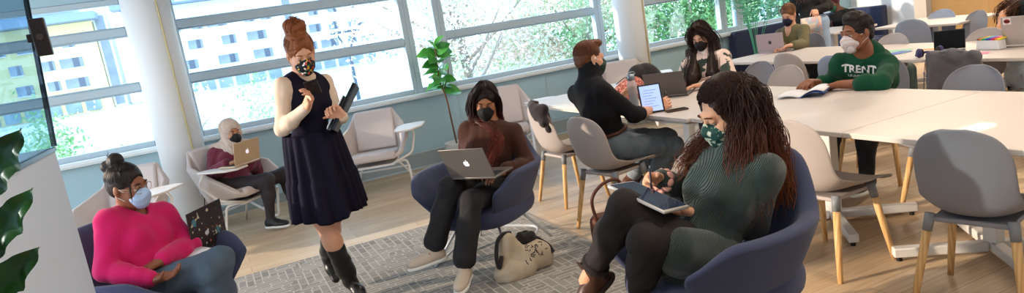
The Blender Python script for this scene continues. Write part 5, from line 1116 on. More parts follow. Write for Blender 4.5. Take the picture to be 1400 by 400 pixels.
# ------------------------------------------------------------------ laptops and tablets
M_alu = mat('aluminium', '#b8b3b0', .35, .55); M_scr = mat('screen_off', '#050506', .35, spec=.15); M_key = mat('keys_black', '#161617', .6)
def laptop(label, hc, ax, w, bd, tilt, lidh=.205, dep=.215, col=M_alu, logo=None, screen=None, name='laptop', lidcol=None):
    """hc hinge centre on the table, ax hinge axis (unit, left to right as the camera sees it), bd towards the user, tilt degrees past upright away from user"""
    hc = np.array(hc, float); ax = nrm(ax); bd = nrm(bd); up0 = nrm(np.cross(ax, bd)); up0 = up0 if up0[2] > 0 else -up0
    t = thing(name, label, 'laptop', tuple(hc)); a = math.radians(tilt); ld = up0 * math.cos(a) - bd * math.sin(a); n = nrm(up0 * math.sin(a) + bd * math.cos(a))  # n: inner side of lid
    R = np.stack([ax, bd, up0], 1); c = bd * dep / 2 + up0 * .008
    b = MB().box(c, (w, dep, .014), R).build('base', col, t, bevel=.004); MB().box(bd * dep * .36 + up0 * .0155, (w * .86, dep * .48, .002), R).build('keyboard', M_key, b); MB().box(bd * dep * .80 + up0 * .0155, (w * .33, dep * .30, .0012), R).build('trackpad', col, b)
    RL = np.stack([ax, n, ld], 1); lc = ld * (lidh / 2 + .012) + up0 * .006
    l = MB().box(lc, (w, .006, lidh), RL).build('lid', lidcol or col, t, bevel=.0028); MB().box(lc + n * .0035, (w * .94, .001, lidh * .9), RL).build('screen', screen or M_scr, l)
    if logo:
        A = ax; B = ld; flat_mark([APPLE, APPLE_L], lc - n * .0032, A, B, .042, 'lid_logo', logo, l, V3(0, 0, 0), -n)
    return t, lc, A if logo else ax, ld, n, l
LG_W = mat('logo_white', '#f1eefa', .3, emit='#e9e4ff', es=.35); LG_D = mat('logo_dark', '#3a3636', .3)
ax = nrm((.75, .66, 0)); laptop('gold-tinted silver laptop on the lounge chair tablet in front of the headscarf wearer', (.175, 6.47, .684), ax, .30, nrm((-.66, .75, 0)), 12, .20, .20, mat('alu_gold', '#c2a98c', .35, .4), LG_W)
ax = nrm((.60, -.80, 0)); laptop('dark silver laptop on the lap of the person in brown, lid towards the bag', (1.325, 3.80, .655), ax, .315, nrm((.80, .60, .02)), 24, .215, .215, mat('alu_dark', '#75706d', .35, .5), LG_W)
ax = nrm((.60, -.80, 0)); laptop('plain dark grey laptop in front of the long-haired person', (3.34, 4.53, .742), ax, .33, nrm((.80, .60, 0)), 22, .21, .22, mat('laptop_grey', '#5d5856', .45, .3))
ax = nrm((.39, -.92, 0)); laptop('silver laptop with a small dark logo, opened by the person in olive', (5.70, 5.76, .742), ax, .30, nrm((.92, .39, 0)), 8, .20, .20, mat('alu_rose', '#a9989a', .35, .4), LG_D)
ax = nrm((.52, -.85, 0)); laptop('black laptop with a dark blank screen and orange-edged case', (5.44, 3.60, .742), ax, .215, nrm((-.80, -.45, 0)), 6, .155, .15, mat('case_black', '#141212', .5), None, None)
t5, lc, A_, ld, n_, lid = laptop('white-silver laptop with a round red sticker at the end of the middle row', (5.60, 3.10, .742), nrm((.22, -.97, 0)), .34, nrm((.97, .22, 0)), 12, .225, .22, M_alu, LG_W)
S0 = lc + ld * .078 - A_ * .128 - n_ * .0034
flat_mark([[(-.55, -.55), (.55, -.55), (.55, .55), (-.55, .55)]], S0, A_, ld, .048, 'sticker_backing', mat('sticker_white', '#ece6e2', .5), lid, V3(0, 0, 0), -n_)
flat_mark([[(.42 * math.cos(a), .36 * math.sin(a)) for a in np.linspace(0, 2 * PI, 20)[:-1]]], S0 - n_ * .001, A_, ld, .048, 'sticker_disc', mat('sticker_red', '#a8342f', .5), lid, V3(0, 0, 0), -n_)
flat_mark([[(-.44, -.02), (-.2, .12), (.44, .02), (.44, -.12), (-.2, -.16)]], S0 - n_ * .002, A_, ld, .048, 'sticker_stripe', mat('sticker_black', '#241a1c', .5), lid, V3(0, 0, 0), -n_)
# laptop with the space-pattern cover
sp_dark = mat('cover_dark_plum', '#2a2023', .5); a1 = V3(-.262, 4.00, .565); a2 = V3(-.088, 4.27, .565); ax = nrm(a2 - a1)
t, lc, A_, ld, n_, lid = laptop('open laptop whose lid cover is patterned with planets and rockets', tuple((a1 + a2) / 2), ax, .325, nrm((-.84, .54, 0)), 2, .235, .20, sp_dark, screen=M_scr)
rs = random.Random(4); C_ = {k: mat('doodle_' + k, v, .6) for k, v in dict(teal='#3f7f96', orange='#c8643a', cream='#d9cdb2', blue='#3b4f92', white='#cfd2d6').items()}
def disc(r, e=1., n=14, c=(0, 0), rot=0): return [(c[0] + r * math.cos(a) * math.cos(rot) - r * e * math.sin(a) * math.sin(rot), c[1] + r * math.cos(a) * math.sin(rot) + r * e * math.sin(a) * math.cos(rot)) for a in [2 * PI * i / n for i in range(n)]]
OF = lc - n_ * .0032
def dood(polys, x, y, s, c, nm): flat_mark(polys, OF + A_ * x + ld * y, A_, ld, s, nm, C_[c], lid, V3(0, 0, 0), -n_)
ringp = lambda c: [[(.95 * math.cos(a) + .0, .28 * math.sin(a) + .5 * math.cos(a)) for a in [2 * PI * i / 24 for i in range(24)]]]
for x, y, s, c in ((-.115, .055, .026, 'teal'), (.085, -.045, .026, 'teal')): dood(ringp(c), x, y, s * 1.25, 'cream', 'planet_ring'); dood([disc(.8)], x, y - .0, s, c, 'planet')
for i in range(34):
    q = rs.choice(('star', 'dot', 'moon', 'line')); x, y = rs.uniform(-.145, .145), rs.uniform(-.10, .10); c = rs.choice(list(C_))
    P_ = dict(star=[[(math.cos(a) * (1 if k % 2 else .42), math.sin(a) * (1 if k % 2 else .42)) for k, a in enumerate([PI * j / 5 for j in range(10)])]], dot=[disc(.5, n=8)], moon=[disc(1, .5, 10, rot=.6)], line=[[(-1, -.12), (1, -.12), (1, .12), (-1, .12)], [(-.8, .4), (.8, .4), (.8, .6), (-.8, .6)]])[q]
    dood(P_, x, y, rs.uniform(.004, .009), c, 'doodle')
dood([[(-.25, -1), (.25, -1), (.3, .3), (0, 1), (-.3, .3)], [(-.6, -1), (-.25, -.9), (-.28, -.3)], [(.6, -1), (.25, -.9), (.28, -.3)]], -.07, .085, .018, 'cream', 'rocket'); dood([disc(.9, .7), disc(.35, 1, c=(.7, .6))], -.02, -.03, .02, 'white', 'astronaut'); dood([disc(.8, .8)], .02, .09, .014, 'cream', 'moon')
# notebook on her lap
t = thing('notebook', 'open white notebook resting on the lap of the person in pink', 'notebook', (-.275, 3.885, .600)); Rn = np.stack([nrm((.80, .58, .10)), nrm((-.55, .80, .05)), nrm((-.05, -.10, 1))], 1)
for s in (-1, 1):
    p = MB().grid(lambda u, v: tuple(Rn @ V3(s * u * .125, (v - .5) * .17, .012 * math.sin(u * PI) * (1 if s > 0 else .7))), 10, 2).build('pages', mat('paper_white', '#e6e6ea', .7), t, smooth=True, solid=.008)
MB().box((0, 0, -.008), (.26, .18, .003), Rn).build('cover', mat('cover_grey', '#6d6f78', .6), t)
# green sweater: tablet and pen
A, B, D = V3(1.386, 2.34, .83), V3(1.458, 2.095, .752), V3(1.531, 2.406, .806); x_ = nrm(B - A); y_ = nrm((D - A) - x_ * (x_ @ (D - A))); z_ = np.cross(x_, y_); z_ = z_ if z_[2] > 0 else -z_
Wd = np.linalg.norm(B - A) + .02; t = thing('drawing_tablet', 'slim tablet with a dark glossy screen held on the crossed knee of the curly-haired person', 'tablet', tuple((A + B) / 2 + y_ * .085)); RT_ = np.stack([x_, y_, z_], 1)
MB().box((0, 0, -.004), (Wd, .175, .014), RT_).build('body', mat('tablet_silver', '#c9c4c0', .35, .4), t, bevel=.004); MB().box(tuple(z_ * .0035), (Wd * .93, .160, .0015), RT_).build('screen', mat('tablet_glass', '#1d2f4c', .12), t)  # screen's dark blue base colour stands in for a reflection on the glass
tips, grip = PPL['green'].tp['R']; mid = (tips[0] + tips[1]) / 2 * .5 + grip * .5 + V3(-.012, -.02, 0); d = nrm(V3(.02, .0, 1) - AW * .12)
t = thing('stylus_pen', 'thin dark stylus in the hand of the curly-haired person', 'pen', tuple(mid)); MB().tube([-d * .062, -d * .052, d * .085], [.0012, .0042, .0042], 8).build('barrel', mat('pen_dark', '#20263a', .4), t, smooth=True); MB().tube([d * .085, d * .093], [.0042, .003], 8).build('cap', mat('pen_grey', '#8b8f99', .4), t)
# walking person: phone and closed laptop under the arm
tips, grip = PPL['stander'].tp['R']; g = (grip + (tips[1] + tips[2]) / 2) / 2 + V3(.055, -.02, .022)
t = thing('smartphone', 'black phone held up by the person in the navy dress', 'phone', tuple(g)); u = nrm(-AW * .80 + IR * .1 + V3(0, 0, .52)); v = nrm(IR * .95 + V3(0, 0, .25)); v = nrm(v - u * (u @ v)); w_ = np.cross(u, v); Rp = np.stack([u, v, w_], 1)
MB().box((0, 0, 0), (.145, .072, .010), Rp).build('body', M_black, t, bevel=.003); MB().box(tuple(w_ * .0052), (.130, .064, .001), Rp).build('screen', M_scr, t); MB().box(tuple(-w_ * .006 + u * .05 + v * .018), (.024, .026, .003), Rp).build('camera_bump', mat('cam_bump', '#25262a', .3), t, bevel=.002)
a, b = V3(.800, 4.10, 1.325), V3(.618, 4.10, 1.085); d = nrm(b - a); n2 = nrm(np.cross(d, AW)); wv = nrm(np.cross(n2, d))
t = thing('closed_laptop', 'closed dark laptop carried on edge by the person in the navy dress', 'laptop', tuple((a + b) / 2)); Rc = np.stack([d, wv, n2], 1)
MB().box(tuple(n2 * .006), (.30, .21, .012), Rc).build('lid', mat('laptop_steel', '#2c3440', .3, .4), t, bevel=.004); MB().box(tuple(-n2 * .006), (.30, .21, .010), Rc).build('base', mat('laptop_near_black', '#14161c', .35, .3), t, bevel=.003)
t = thing('paper_folder', 'pale folder held against the closed laptop by the walking person', 'folder', tuple((a + b) / 2 - n2 * .03 - d * -.05)); MB().box((0, 0, 0), (.22, .16, .006), Rc).build('cover', mat('folder_pale', '#b9c6cf', .6), t, bevel=.002); MB().box(tuple(-n2 * .005), (.20, .15, .003), Rc).build('sheets', mat('paper_white', '#e6e6ea', .7), t)
# man in black: tablet, phone, bottle, bags
t = thing('tablet_computer', 'black-framed tablet with a pale blue page, in front of the person in black', 'tablet', (2.835, 4.03, .747)); u = nrm((.88, -.47, 0)); k = nrm(AW * .34 + V3(0, 0, .94)); n2 = np.cross(u, k); Rt = np.stack([u, n2, k], 1)
MB().box(tuple(k * .105), (.165, .008, .215), Rt).build('body', M_black, t, bevel=.003)
n3 = n2 if n2 @ V3(0, -1, 0) > 0 else -n2; scr = MB().box(tuple(k * .105 + n3 * .0045), (.142, .001, .190), Rt).build('screen', mat('screen_page', '#9fb4e6', .4, emit='#9db6f2', es=.55), t)
for i in range(7): MB().box(tuple(k * (.165 - i * .02) + n3 * .0055 - u * .012 * (i % 3)), (.09 - .012 * (i % 3), .0008, .0025), Rt).build('text_line', mat('screen_ink', '#5a6ea8', .5, emit='#5a6ea8', es=.2), scr)
t = thing('smartphone', 'phone in a brown case lying on the table near the tablet', 'phone', (2.96, 3.93, .747)); Rz = np.array(Matrix.Rotation(math.radians(-20), 3, 'Z')); MB().box((0, 0, 0), (.155, .078, .010), Rz).build('case', mat('case_brown', '#4a3226', .5), t, bevel=.004); MB().box((0, 0, .0056), (.14, .066, .001), Rz).build('screen', M_scr, t)
tips, grip = PPL['man'].tp['R']; t = thing('stylus_pen', 'short black pen in the hand of the person in black', 'pen', tuple((tips[0] + tips[1]) / 2)); d = nrm(V3(.15, -.1, -.9)); MB().tube([d * -.07, d * .055, d * .065], [.004, .004, .001], 8).build('barrel', M_black, t, smooth=True); MB().box(tuple(d * -.05 + V3(.005, 0, 0)), (.002, .004, .03)).build('clip', M_alu, t)
t = thing('water_bottle', 'clear tall water bottle beside the person in black', 'bottle', (2.86, 4.30, .742)); bg_ = bpy.data.materials.new('bottle_plastic'); bg_.use_nodes = True; bb = bg_.node_tree.nodes['Principled BSDF']; bb.inputs['Base Color'].default_value = lin('#cfdbe4'); bb.inputs['Alpha'].default_value = .42; bb.inputs['Roughness'].default_value = .08
MB().lathe([(.030, 0), (.037, .01), (.037, .085), (.033, .10), (.033, .13), (.037, .145), (.037, .205), (.024, .232)], (0, 0, 0), 24).build('body', bg_, t, smooth=True); MB().lathe([(.032, .003), (.033, .10), (.030, .125)], (0, 0, 0), 20).build('water', glass_mat('bottle_water', '#b5c6d6', .12), t, smooth=True); MB().lathe([(.026, .230), (.028, .236), (.028, .272), (.024, .276)], (0, 0, 0), 24).build('cap', mat('bottle_cap', '#8d9aa6', .25, .4), t, smooth=True); MB().tube([(.026, 0, .262), (.04, 0, .275), (.026, 0, .29), (0, 0, .292), (-.026, 0, .272)], .004, 6).build('loop', mat('bottle_cap', '#8d9aa6'), t, smooth=True)
def blob(name, label, cat, org, build, m, h=.006):
    t = thing(name, label, cat, tuple(org)); F = SDF(h); build(F); v, f = F.mesh(); mesh_obj('body', v, f, m, t); return t
M_blk = mat('cloth_black', '#1b1718', .85, sheen=.15, bump=.3, bscale=300)
def bb1(F): F.cone((-.12, .05, .07), (.14, -.05, .07), .075, .085, .05).ell((.04, 0, .15), (.14, .10, .11), None, .05).cone((.0, .02, .2), (.12, -.04, .15), .05, .05, .05).box((0, 0, -.10), (.5, .5, .1), None, 0, 0, 's'); F.noise = [(.008, 24, 'r', 3), (.003, 60, 'n', 2)]
t = blob('backpack', 'slouched black backpack on the table behind the clear bottle', 'backpack', (3.40, 4.98, .742), bb1, M_blk)
MB().tube(cat_rom([(-.10, .0, .14), (-.16, -.08, .18), (-.10, -.13, .10), (0, -.13, .06)], 6), .010, 6).build('strap', M_blk, t, smooth=True); MB().tube(cat_rom([(.10, -.09, .10), (.15, -.10, .16), (.18, -.02, .17)], 6), .004, 6).build('zip', mat('zip_grey', '#5c5a5a', .5, .5), t, smooth=True)
def fb(F): F.ell((0, 0, .085), (.15, .07, .095), None, .03).ell((.04, 0, .12), (.09, .06, .07), None, .03).box((0, 0, -.10), (.5, .5, .1), None, 0, 0, 's'); F.noise = [(.005, 30, 'r', 3)]
t = blob('floral_pouch', 'pink patterned fabric pouch on the table behind the person in black', 'bag', (3.15, 4.78, .742), fb, ramp_mat('floral_coral', 'voronoi', [(.0, '#f0c3b3'), (.35, '#d9756a'), (.55, '#7c3434'), (.8, '#e8a796')], scale=46, rough=.8)); MB().tube(cat_rom([(-.12, 0, .16), (-.03, -.01, .20), (.08, 0, .185)], 6), .004, 6).build('zip', mat('zip_dark', '#5a2c2c', .5), t, smooth=True)
# reader's book
t = thing('open_book', 'open paperback with a blue cover under the hands of the person in the green hoodie', 'book', (3.62, 3.40, .742)); R_ = np.array(Matrix.Rotation(math.radians(-62), 3, 'Z')); MP = mat('paper_white', '#e6e6ea', .7)
MB().grid(lambda u, v: tuple(R_ @ V3(-u * .15, (v - .5) * .22, .004 + .022 * math.sin(u * PI * .8) * (1 - u * .5))), 12, 3).build('pages', MP, t, smooth=True, solid=.010); MB().grid(lambda u, v: tuple(R_ @ V3(u * .15, (v - .5) * .22, .006 + .045 * math.sin(u * PI * .75))), 12, 3).build('pages', MP, t, smooth=True, solid=.006)
MB().grid(lambda u, v: tuple(R_ @ V3(u * .15, (v - .5) * .225, .000 + .034 * math.sin(u * PI * .75))), 12, 3).box((0, 0, .002), (.02, .22, .003), R_).build('cover', mat('cover_blue', '#2f4f9c', .4), t, smooth=True, solid=.002)
# middle row table things
def sheet(label, c, sx, sy, rot, col, name='paper_sheet', z=.7415, cat='paper', t_=.0015):
    t = thing(name, label, cat, (c[0], c[1], z), math.radians(rot)); MB().box((0, 0, t_ / 2), (sx, sy, t_)).build('sheet', mat('paper_' + col[1:], col, .6), t); return t
sheet('pale green sheet on the table behind the shoulder of the person in the hoodie', (5.50, 4.12), .30, .22, 25, '#8fc4a8'); sheet('blue leaflet overlapping the pale green sheet', (5.42, 4.05), .22, .12, -10, '#4d6fc0', z=.7435); sheet('orange slip of paper beside the black laptop', (5.62, 3.86), .16, .07, -60, '#e59a54'); sheet('pink and blue sticky note near the marker box', (5.32, 3.26), .10, .06, 20, '#ef8fb0'); sheet('white leaflet with a pink edge beside the olive-clad person\'s laptop', (5.62, 5.92 - .12), .2, .12, 10, '#e7d4da')
t = thing('red_pen', 'red pen lying between the black laptop and the marker box', 'pen', (5.34, 3.40, .748), math.radians(60)); MB().tube([(-.07, 0, 0), (.07, 0, 0)], .005, 8).build('barrel', mat('pen_red', '#b3262c', .4), t, smooth=True); MB().tube([(.07, 0, 0), (.085, 0, 0)], [.005, .0015], 8).build('tip', M_black, t)
t = thing('marker_box', 'white box standing open with coloured markers along its top', 'box', (5.52, 3.33, .742), math.radians(-100)); MB().prism([(-.10, 0), (.10, 0), (.09, .07), (-.09, .07)], -.035, .035, lambda v: (v[0], v[2], v[1])).build('box', mat('paper_white', '#e6e6ea'), t, bevel=.003)
for i in range(10): tg = MB().tube([(-.085 + i * .019, -.03, .076), (-.085 + i * .019, .07, .084)], .0085, 8).build('marker', mat('marker_%d' % i, ('#7a3b2a', '#e08a2c', '#3fae55', '#2aa39a', '#2d59c4', '#5c3bb0', '#c22f8a', '#d8322f', '#ee9a26', '#f0dc3c')[i], .4), t, smooth=True)
t = thing('headphones', 'purple over-ear headphones on the table by the black laptop', 'headphones', (5.20, 3.60, .742), math.radians(-30)); MH = mat('headphone_purple', '#352a5e', .4)
MB().tube([(.085 * math.cos(a) - .0, .02 + .085 * math.sin(a), .016 + .01 * math.sin(a)) for a in np.linspace(PI * .1, PI * .95, 16)], .010, 8).build('headband', MH, t, smooth=True)
for s in (-1, 1): c = MB().ball((s * .080, .0, .038), (.022, .036, .038), 16, 10).build('ear_cup', MH, t, smooth=True); MB().ball((s * .062, .0, .038), (.014, .032, .034), 14, 8).build('cushion', mat('cushion_black', '#15131c', .7), c, smooth=True)
tag(MB().tube(cat_rom([(5.12, 3.56, .745), (5.075, 3.55, .74), (5.055, 3.55, .66), (5.05, 3.56, .5)], 5), .0025, 5).build('headphone_cord', mat('headphone_purple', '#352a5e'), None, smooth=True), 'thin headphone cord hanging over the table edge', 'cord')
# draped garments
def drape(name, label, m, yaw, loc, wid, hang, thick=.018, seed=2, top=.855, back=-.27):
    t = thing(name, label, 'jacket', tuple(loc), math.radians(yaw - 90)); F = SDF(.0065); rs = np.random.RandomState(seed)
    for s in (-1, 1): F.cone((s * wid * .62, back - .02, top - .08), (s * wid * 1.0, back - .055, top - hang), .026, .032, .04)
    F.ell((0, back, top - .03), (wid * 1.02, .042, .055), None, .03)
    F.box((0, back - .035, top - hang / 2), (wid, .016, hang / 2), Matrix.Rotation(math.radians(-7), 3, 'X'), .012, .02); F.box((0, back + .05, top - hang * .22), (wid * .8, .016, hang * .22), Matrix.Rotation(math.radians(-10), 3, 'X'), .012, .02)
    F.noise = [(.010, 38, (1, 0, .12), seed), (.006, 26, 'r', seed)]
    v, f = F.mesh(); mesh_obj('body', v, f, m, t); c = MB().tube([(-wid * .45, back - .01, top + .004), (0, back - .03, top + .012), (wid * .45, back - .01, top + .004)], .010, 8).build('collar', m, t, smooth=True); return t
drape('jacket', 'grey knitted jacket draped over a chair back at the middle row', mat('knit_grey', '#6b6970', .9, sheen=.1, col2='#5c5a61', nscale=20, bump=.5, bscale=110, btype='Z'), 4, (5.16, 3.24, 0), .185, .46, top=.815)
tj = thing('jacket', 'small dark jacket slung over one corner of a pale chair', 'jacket', (2.60, 4.98, 0), math.radians(-86)); F = SDF(.006); F.cone((.02, -.285, .87), (.17, -.27, .83), .032, .034, .03).cone((.14, -.30, .83), (.19, -.30, .73), .036, .042, .04).cone((.06, -.31, .85), (.12, -.31, .76), .030, .03, .04).cone((.10, -.23, .82), (.13, -.22, .66), .03, .03, .03); F.noise = [(.008, 34, 'r', 3)]; v, f = F.mesh(); mesh_obj('body', v, f, mat('jacket_charcoal', '#231c20', .85, sheen=.2), tj); MB().tube([(.04, -.30, .90), (.12, -.285, .885)], .012, 8).build('collar', mat('jacket_charcoal', '#231c20'), tj, smooth=True)
# bags on the floor
t = thing('tote_bag', 'cream canvas tote bag with black handles slumped on the rug', 'bag', (1.50, 3.74, .012)); F = SDF(.006); K = (1, 0, 0)
F.cone((-.10, -.02, .05), (.16, .02, .045), .060, .075, .05).cone((-.09, -.02, .06), (-.07, -.01, .25), .075, .030, .05).cone((.02, 0, .08), (-.04, -.01, .26), .075, .022, .05).ell((.13, .02, .10), (.11, .075, .085), None, .05).cone((-.12, -.03, .03), (.02, -.03, .03), .055, .06, .04); F.box((0, 0, -.10), (.6, .6, .1), None, 0, 0, 's'); F.noise = [(.010, 26, 'r', 5), (.003, 50, 'n', 2)]
v, f = F.mesh(); cv = mat('canvas_cream', '#b9ac98', .9, col2='#a89b87', nscale=10, bump=.3, bscale=400); bo = mesh_obj('body', v, f, cv, t)
MB().tube(cat_rom([(-.13, -.06, .17), (-.155, -.06, .10), (-.16, -.05, .16), (-.13, -.03, .25), (-.08, -.02, .285), (-.03, -.02, .28)], 6), .013, 8).build('handle', M_blk, t, smooth=True); MB().tube(cat_rom([(.02, .02, .20), (.09, .05, .235), (.15, .02, .19), (.21, -.02, .13), (.22, -.05, .09)], 6), .012, 8).build('handle', M_blk, t, smooth=True)
F = SDF(.005); F.cone((.0, .02, .2), (.12, .03, .20), .03, .035, .03).cone((.05, .03, .22), (.10, .02, .165), .03, .02, .02); F.noise = [(.005, 60, 'r', 2)]; v, f = F.mesh(); mesh_obj('lining', v, f, M_blk, t)
bv = BVHTree.FromPolygons([tuple(x + V3(1.50, 3.74, .012)) for x in np.array([q.co[:] for q in bo.data.vertices])], [tuple(p.vertices) for p in bo.data.polygons]); ink = mat('ink_dark', '#2c2b2f', .8)
camd = nrm(V3(1.55, 3.7, .1) - V3(0, 0, 1.55)); oo = V3(1.615, 3.74, .125); ua = nrm(np.cross(camd, (0, 0, 1))); ub = np.cross(ua, camd); m_ = MB(); rs = random.Random(3)
for i in range(26):
    x0, y0 = rs.uniform(-.06, .065), rs.uniform(-.045, .05); a0 = rs.uniform(0, 6.28); L = rs.uniform(.012, .03); pts = []
    for k in range(5):
        a0 += rs.uniform(-.2, .9); x0 += math.cos(a0) * L / 4; y0 += math.sin(a0) * L / 4; h = bv.ray_cast(Vector(oo + ua * x0 + ub * y0 - camd * .3), Vector(camd), .8)
        if h[0] is not None: pts.append(np.array(h[0]) - V3(1.50, 3.74, .012) - camd * .001)
    if len(pts) > 2: m_.tube(pts, .0028, 4)
m_.build('printed_drawing', ink, bo)
def bag2(F): F.box((0, 0, .15), (.15, .07, .15), None, .05, .03).ell((0, -.05, .12), (.10, .05, .09), None, .03); F.noise = [(.004, 30, 'r', 3)]
t = blob('leather_bag', 'brown leather bag with a looped strap behind the crossed knee of the curly-haired person', 'bag', (2.10, 3.55, .0), bag2, mat('leather_brown', '#5a3020', .5, col2='#46241a', nscale=9)); t['label'] = 'brown leather bag with a looped strap behind the curly-haired person\'s knee'
MB().tube(cat_rom([(-.13, -.02, .26), (-.16, -.05, .42), (-.08, -.06, .50), (.03, -.05, .50), (.07, -.03, .42), (.05, 0, .28)], 7), .011, 8).build('strap', mat('leather_brown', '#5a3020'), t, smooth=True)
def gp(F): F.box((0, 0, .24), (.17, .11, .24), None, .09, .03).ell((-.10, .02, .18), (.11, .10, .14), None, .04).ell((-.14, 0, .17), (.08, .09, .10), None, .04); F.noise = [(.006, 30, 'r', 3)]
t = blob('backpack', 'dark green backpack on the floor beyond the jacket-covered chair', 'backpack', (6.48, 4.82, 0), gp, mat('nylon_green', '#1c3b36', .6, col2='#142b28', nscale=6), .008)
MB().tube(cat_rom([(-.13, -.06, .42), (-.22, -.10, .36), (-.25, -.10, .2), (-.2, -.08, .06)], 6), .018, 8).build('strap', mat('strap_black', '#0f1414', .8), t, smooth=True); MB().ball((-.20, -.03, .26), (.05, .08, .12), 14, 10).build('pocket', mat('mesh_black', '#0d0f10', .9), t, smooth=True)
for i, (x, y, r) in enumerate(((5.30, 4.02, 10), (5.24, 3.80, -15))):
    t = thing('sneaker', ('bright pink sneaker under the middle tables, the one farther from the grey chairs', 'bright pink sneaker under the middle tables, the one closer to the grey chairs')[i], 'shoe', (x, y, 0), math.radians(r)); F = SDF(.006); F.ell((0, -.03, .05), (.036, .05, .05), None, .02).ell((0, .08, .036), (.042, .08, .034), None, .03).box((0, 0, -.09), (.2, .3, .1), None, 0, 0, 's'); v, f = F.mesh(); mesh_obj('upper', v, f, mat('sneaker_pink', '#c22a68', .6), t); MB().box((0, .03, .008), (.08, .25, .016)).build('sole', mat('sole_white', '#dcdcd8'), t, bevel=.006)
# papers and tablets of the people far back
t = thing('magazine', 'colourful magazine page held by the standing person in black', 'magazine', (6.62, 6.02, .90)); Rm = np.stack([nrm((.9, -.38, .15)), nrm(V3(.3, .8, .3)), nrm((-.2, -.3, .93))], 1); mg = ramp_mat('magazine_print', 'noise', [(.3, '#c9cdd6'), (.42, '#e3c9b4'), (.5, '#9fb9cf'), (.58, '#d6a08e'), (.7, '#e8e4de')], scale=9, rough=.5)
MB().grid(lambda u, v: tuple(V3(.9, -.38, 0) * (u - .5) * .25 + V3(-.08, -.02, 1) * (v - .5) * .24 + AW * .03 * math.sin(u * PI)), 8, 2).build('page', mg, t, smooth=True, solid=.003); MB().box((-.112, .047, 0), (.006, .006, .24)).build('spine', mat('spine_grey', '#9a9aa2', .6), t)
t = thing('tablet_computer', 'dark tablet held by the person on the booth sofa', 'tablet', tuple(V3(*JT['booth']['wL']) + V3(-.13, -.04, .10))); Rt = np.array(Matrix.Rotation(math.radians(25), 3, 'Z')) @ np.array(Matrix.Rotation(math.radians(-35), 3, 'Y')); MB().box((0, 0, 0), (.008, .17, .24), Rt).build('body', M_black, t, bevel=.003); MB().box(tuple(np.array(Rt) @ V3(.005, 0, 0)), (.001, .15, .21), Rt).build('screen', M_scr, t)
t = place(PG, (5.52, 6.42, 0), -85, 'grey shell chair at the end of the middle row carrying a dark olive coat')
drape('coat', 'dark olive coat bundled over the chair at the end of the middle row', mat('coat_olive', '#33301f', .9, sheen=.1), -85, (5.52, 6.42, 0), .21, .30, seed=6, top=.87)
# ------------------------------------------------------------------ plants
LF = ramp_mat('fig_leaf_green', 'noise', [(.3, '#2a6e2c'), (.55, '#4fa040'), (.75, '#7cc25c')], scale=7, rough=.38)
def leaf(mb, base, d, L, W, droop=.3, up=(0, 0, 1), fold=.12, wavy=.0, nu=9, nv=5):
    d = nrm(d); s = np.cross(d, up); s = nrm(s) if np.linalg.norm(s) > .05 else V3(1, 0, 0); n = np.cross(s, d); base = np.array(base, float)
    def fn(u, v):
        w_ = W * .5 * (math.sin(PI * min(1, u ** .72)) ** .75 if 0 < u < 1 else .02) * (1 + .25 * math.sin(u * PI) * (u > .5)); q = 2 * v - 1
        return tuple(base + d * L * u * (1 - .12 * droop * u) + s * w_ * q + n * (abs(q) * w_ * fold * 2 - droop * L * .5 * u * u + wavy * math.sin(u * 19 + q) * abs(q)))
    mb.grid(fn, nu, nv)
fx, fy = 2.50, 7.55
t = thing('potted_fig', 'fiddle-leaf fig on one thin trunk in a white pot by the window', 'potted plant', (fx, fy, 0))
MB().lathe([(.11, 0), (.125, .02), (.145, .25), (.150, .27), (.138, .27), (.132, .235)], (0, 0, 0), 32).build('pot', mat('pot_white', '#dcdfdf', .4), t, smooth=True); MB().lathe([(.134, .225), (.02, .24)], (0, 0, 0), 24).build('soil', mat('soil', '#33261d', .95), t, smooth=True)
st = cat_rom([(0, 0, .22), (-.015, 0, .5), (-.03, 0, .8), (-.075, 0, 1.0), (-.07, -.01, 1.2), (-.06, 0, 1.40)], 5); MB().tube(st, [.011 - .0002 * i for i in range(len(st))], 8).tube([(-.045, 0, .90), (.03, 0, 1.02), (.06, .0, 1.14)], .006, 6).build('trunk', mat('fig_bark', '#6d4a38', .8), t, smooth=True)
rs = random.Random(12)
for i in range(22):
    z = .87 + i * .0250; a = i * 2.4 + rs.uniform(-.3, .3); b = V3(-.06 + .02 * rs.random(), 0, z); L = rs.uniform(.18, .27) * (1 - .2 * (i > 19)); el = rs.uniform(-.1, .5) + (1.1 if i > 19 else 0)
    mb_ = MB(); leaf(mb_, b, (math.cos(a) * .9 - .12, math.sin(a) * .8, el), L, L * .72, .45, up=(rs.uniform(-.5, .7), rs.uniform(-1.2, -.1), .8), fold=.2, wavy=.004); mb_.build('leaf', LF, t, smooth=True)
LD = ramp_mat('dark_glossy_leaf', 'noise', [(.3, '#12300f'), (.55, '#1d4a16'), (.75, '#2d641d')], scale=16, rough=.32)
t = thing('leafy_plant', 'dark green broad-leaved plant cut off by the frame beside the glass partition', 'potted plant', (-.47, 1.36, 0)); t['label'] = 'tall dark green broad-leaved plant beside the half wall with the glass partition'
MB().lathe([(.09, 0), (.12, .02), (.15, .30), (.14, .30), (.13, .27)], (.11, 0, 0), 24).build('pot', mat('pot_grey', '#6e7072', .6), t, smooth=True); MB().lathe([(.13, .26), (.02, .275)], (.11, 0, 0), 20).build('soil', mat('soil', '#33261d'), t, smooth=True)
MB().tube(cat_rom([(.11, 0, .26), (.05, 0, .7), (0, 0, 1.15), (.01, 0, 1.52)], 5), .010, 8).build('stem', mat('stem_green', '#3a5a2a', .6), t, smooth=True)
RR, UU = nrm(R2), nrm(U2)
